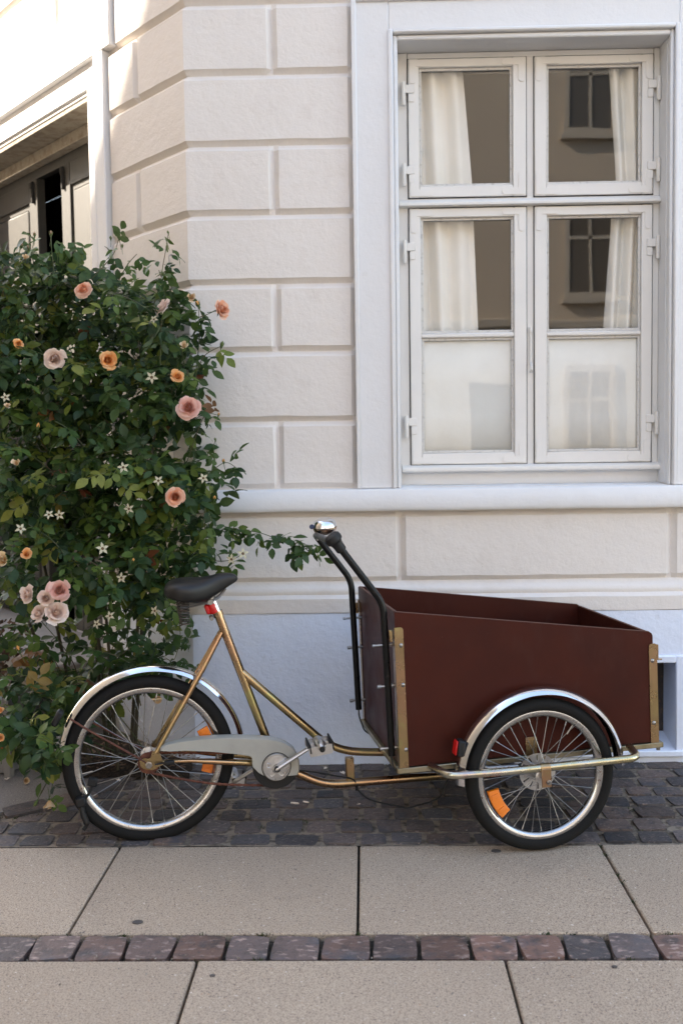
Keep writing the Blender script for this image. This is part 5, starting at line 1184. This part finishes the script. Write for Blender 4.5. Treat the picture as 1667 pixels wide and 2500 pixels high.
for i, (x, y) in enumerate(PETALS):
    s = (.022, .024, .022, .020, .02, .030, .022, .014, .022, .014)[i]
    o = link('petal', PME, None, (x, y, .012 if x > -1.0 else .012), (.05, .1, rl.uniform(0, 6)), (s, s, s)); tag(o, PL[i], 'petal', 'fallen rose petals')
fr = link('fallen_rose', bloom_mesh('cream', 91, 30, .5, .3), None, (-1.36, 3.992, .018), (R(70), .2, .4), (.022, .022, .022)); tag(fr, 'withered yellow rose head lying on the asphalt path', 'fallen rose')
# planter box at the left edge with a dead plant
M_grey = mat('weathered_wood', (.20, .19, .18), .85, coord='World', var=((20, (.13, .125, .12), .45, .65, (1, 1, .15)),), bump=((60, .003, (1, 1, .15)),))
pb = empty('planter_box', (-1.62, 4.28, 0), (0, 0, -.25)); tag(pb, 'weathered grey wooden planter box at the left edge below the rose', 'planter')
for k in range(3):
    for sgn in (-1, 1):
        mb = MB(); mb.box(-.20, .20, sgn*.13-.011, sgn*.13+.011, .015+.1*k, .108+.1*k, .003); mb.build('plank', M_grey, pb)
        mb = MB(); mb.box(sgn*.189-.011, sgn*.189+.011, -.1185, .1185, .015+.1*k, .108+.1*k, .003); mb.build('plank', M_grey, pb)
for sx in (-1, 1):
    for sy in (-1, 1):
        mb = MB(); mb.box(sx*.205-.016, sx*.205+.016, sy*.146-.016, sy*.146+.016, 0, .33, .003); mb.build('post', M_grey, pb)
mb = MB(); mb.box(-.178, .178, -.118, .118, .02, .27); mb.build('soil_fill', M_soil, pb)
M_dead = mat('dead_stalk', (.11, .06, .04), .9, var=((30, (.18, .10, .065), .5, .7),))
dp = empty('dead_plant', (-1.62, 4.28, .27)); tag(dp, 'dry brown dead plant standing in the grey planter box', 'plant')
mb = MB(); mh = MB()
for k in range(60):
    a = rl.uniform(0, 6.28); r_ = rl.uniform(.0, .15); h = rl.uniform(.12, .34); b0 = Vector((r_*math.cos(a), r_*math.sin(a)*.7, 0)); e = b0+Vector((rl.uniform(-.10, .10), rl.uniform(-.10, .10), h))
    mb.tube(curve_pts([b0, b0.lerp(e, .5)+Vector((rl.uniform(-.03, .03), rl.uniform(-.03, .03), .02)), e], 3), .0022, 5)
    for q in range(9):
        c = e+Vector((rl.gauss(0, .028), rl.gauss(0, .028), rl.gauss(0, .02))); d = Vector((rl.gauss(0, 1), rl.gauss(0, 1), rl.gauss(0, 1))).normalized()*.013; f = d.orthogonal().normalized()*.010
        mh.add([c-d, c+f, c+d, c-f], [(0, 1, 2, 3)])
tag(mb.build('stalks', M_dead, dp), kind='stuff'); tag(mh.build('dry_heads', M_dead, dp, 0), kind='stuff')
# moss and weeds in the joints
M_moss = mat('moss', (.035, .05, .015), .9, coord='World', var=((40, (.075, .07, .03), .5, .7),))
mb = MB(); rm = random.Random(5)
spots = [(rm.uniform(-1.5, 1.6), rm.uniform(3.40, 4.2), rm.uniform(.015, .05)) for _ in range(46)]+[(rm.uniform(-.6, 1.4), 4.225, .035) for _ in range(22)]+[(rm.uniform(-1.2, 1.4), Y0-.625-rm.choice([.0, .0, G_]), .014) for _ in range(16)]+[(-.034+.8+rm.uniform(-.008, .008), rm.uniform(2.76, 3.36), .014) for _ in range(5)]
for x, y, r_ in spots:
    for q in range(16):
        a = rm.uniform(0, 6.28); d = r_*math.sqrt(rm.random()); c = Vector((x+d*math.cos(a), y+d*math.sin(a)*.6, -.008+.012*max(0, y-4))); h = rm.uniform(.004, .013)
        t = Vector((rm.gauss(0, .006), rm.gauss(0, .006), h)); s = Vector((rm.gauss(0, 1), rm.gauss(0, 1), 0)).normalized()*.0013
        mb.add([c-s, c+s, c+t*.6+s*1.5, c+t, c+t*.6-s*1.5], [(0, 1, 2, 3, 4)])
tag(mb.build('moss', M_moss, None, 0), 'moss and tiny weeds growing in the joints between the stones', 'moss', kind='stuff')
# grit, crumbs and dry leaves
M_grit = mat('grit', (.32, .28, .24), .9, coord='World', var=((60, (.14, .11, .09), .45, .6),))
mb = MB()
for k in range(900):
    if rm.random() < .6: x, y = rm.uniform(-1.6, 1.7), rm.uniform(3.38, 4.24)
    elif rm.random() < .5: x, y = rm.uniform(-1.3, 1.4), Y0-.625-rm.choice([0, G_])+rm.gauss(0, .008)
    else: x, y = rm.uniform(-1.4, 1.4), rm.uniform(2.2, 3.4)
    s = rm.uniform(.0012, .0035); z = .002 if y < Y0 else rm.uniform(-.006, .004)
    P = [Vector((rm.gauss(0, s), rm.gauss(0, s), rm.gauss(0, s*.6)))+Vector((x, y, z)) for _ in range(4)]; mb.add(P, [(0, 1, 2), (0, 1, 3), (0, 2, 3), (1, 2, 3)])
tag(mb.build('grit', M_grit, None, 0), 'scattered grit and crumbs on slabs and cobbles', 'grit', kind='stuff')
mb = MB(); M_dry = mat('dry_leaf_litter', (.12, .06, .03), .8, coord='World', var=((20, (.20, .12, .05), .5, .7),))
for k in range(170):
    u, v = rm.random(), rm.random(); c = Vector((-1.25+.55*u, 4.06+.2*v+.25*(1-u)*v, .045)); a = rm.uniform(0, 6.28); s = rm.uniform(.006, .016); d = Vector((math.cos(a), math.sin(a), rm.uniform(-.3, .3)))*s; e = Vector((-math.sin(a), math.cos(a), rm.uniform(-.3, .3)))*s*.5
    mb.add([c-d, c+e, c+d, c-e], [(0, 1, 2, 3)])
tag(mb.build('leaf_litter', M_dry, None, 0), 'dry leaf litter on the soil under the rose', 'leaf litter', kind='stuff')
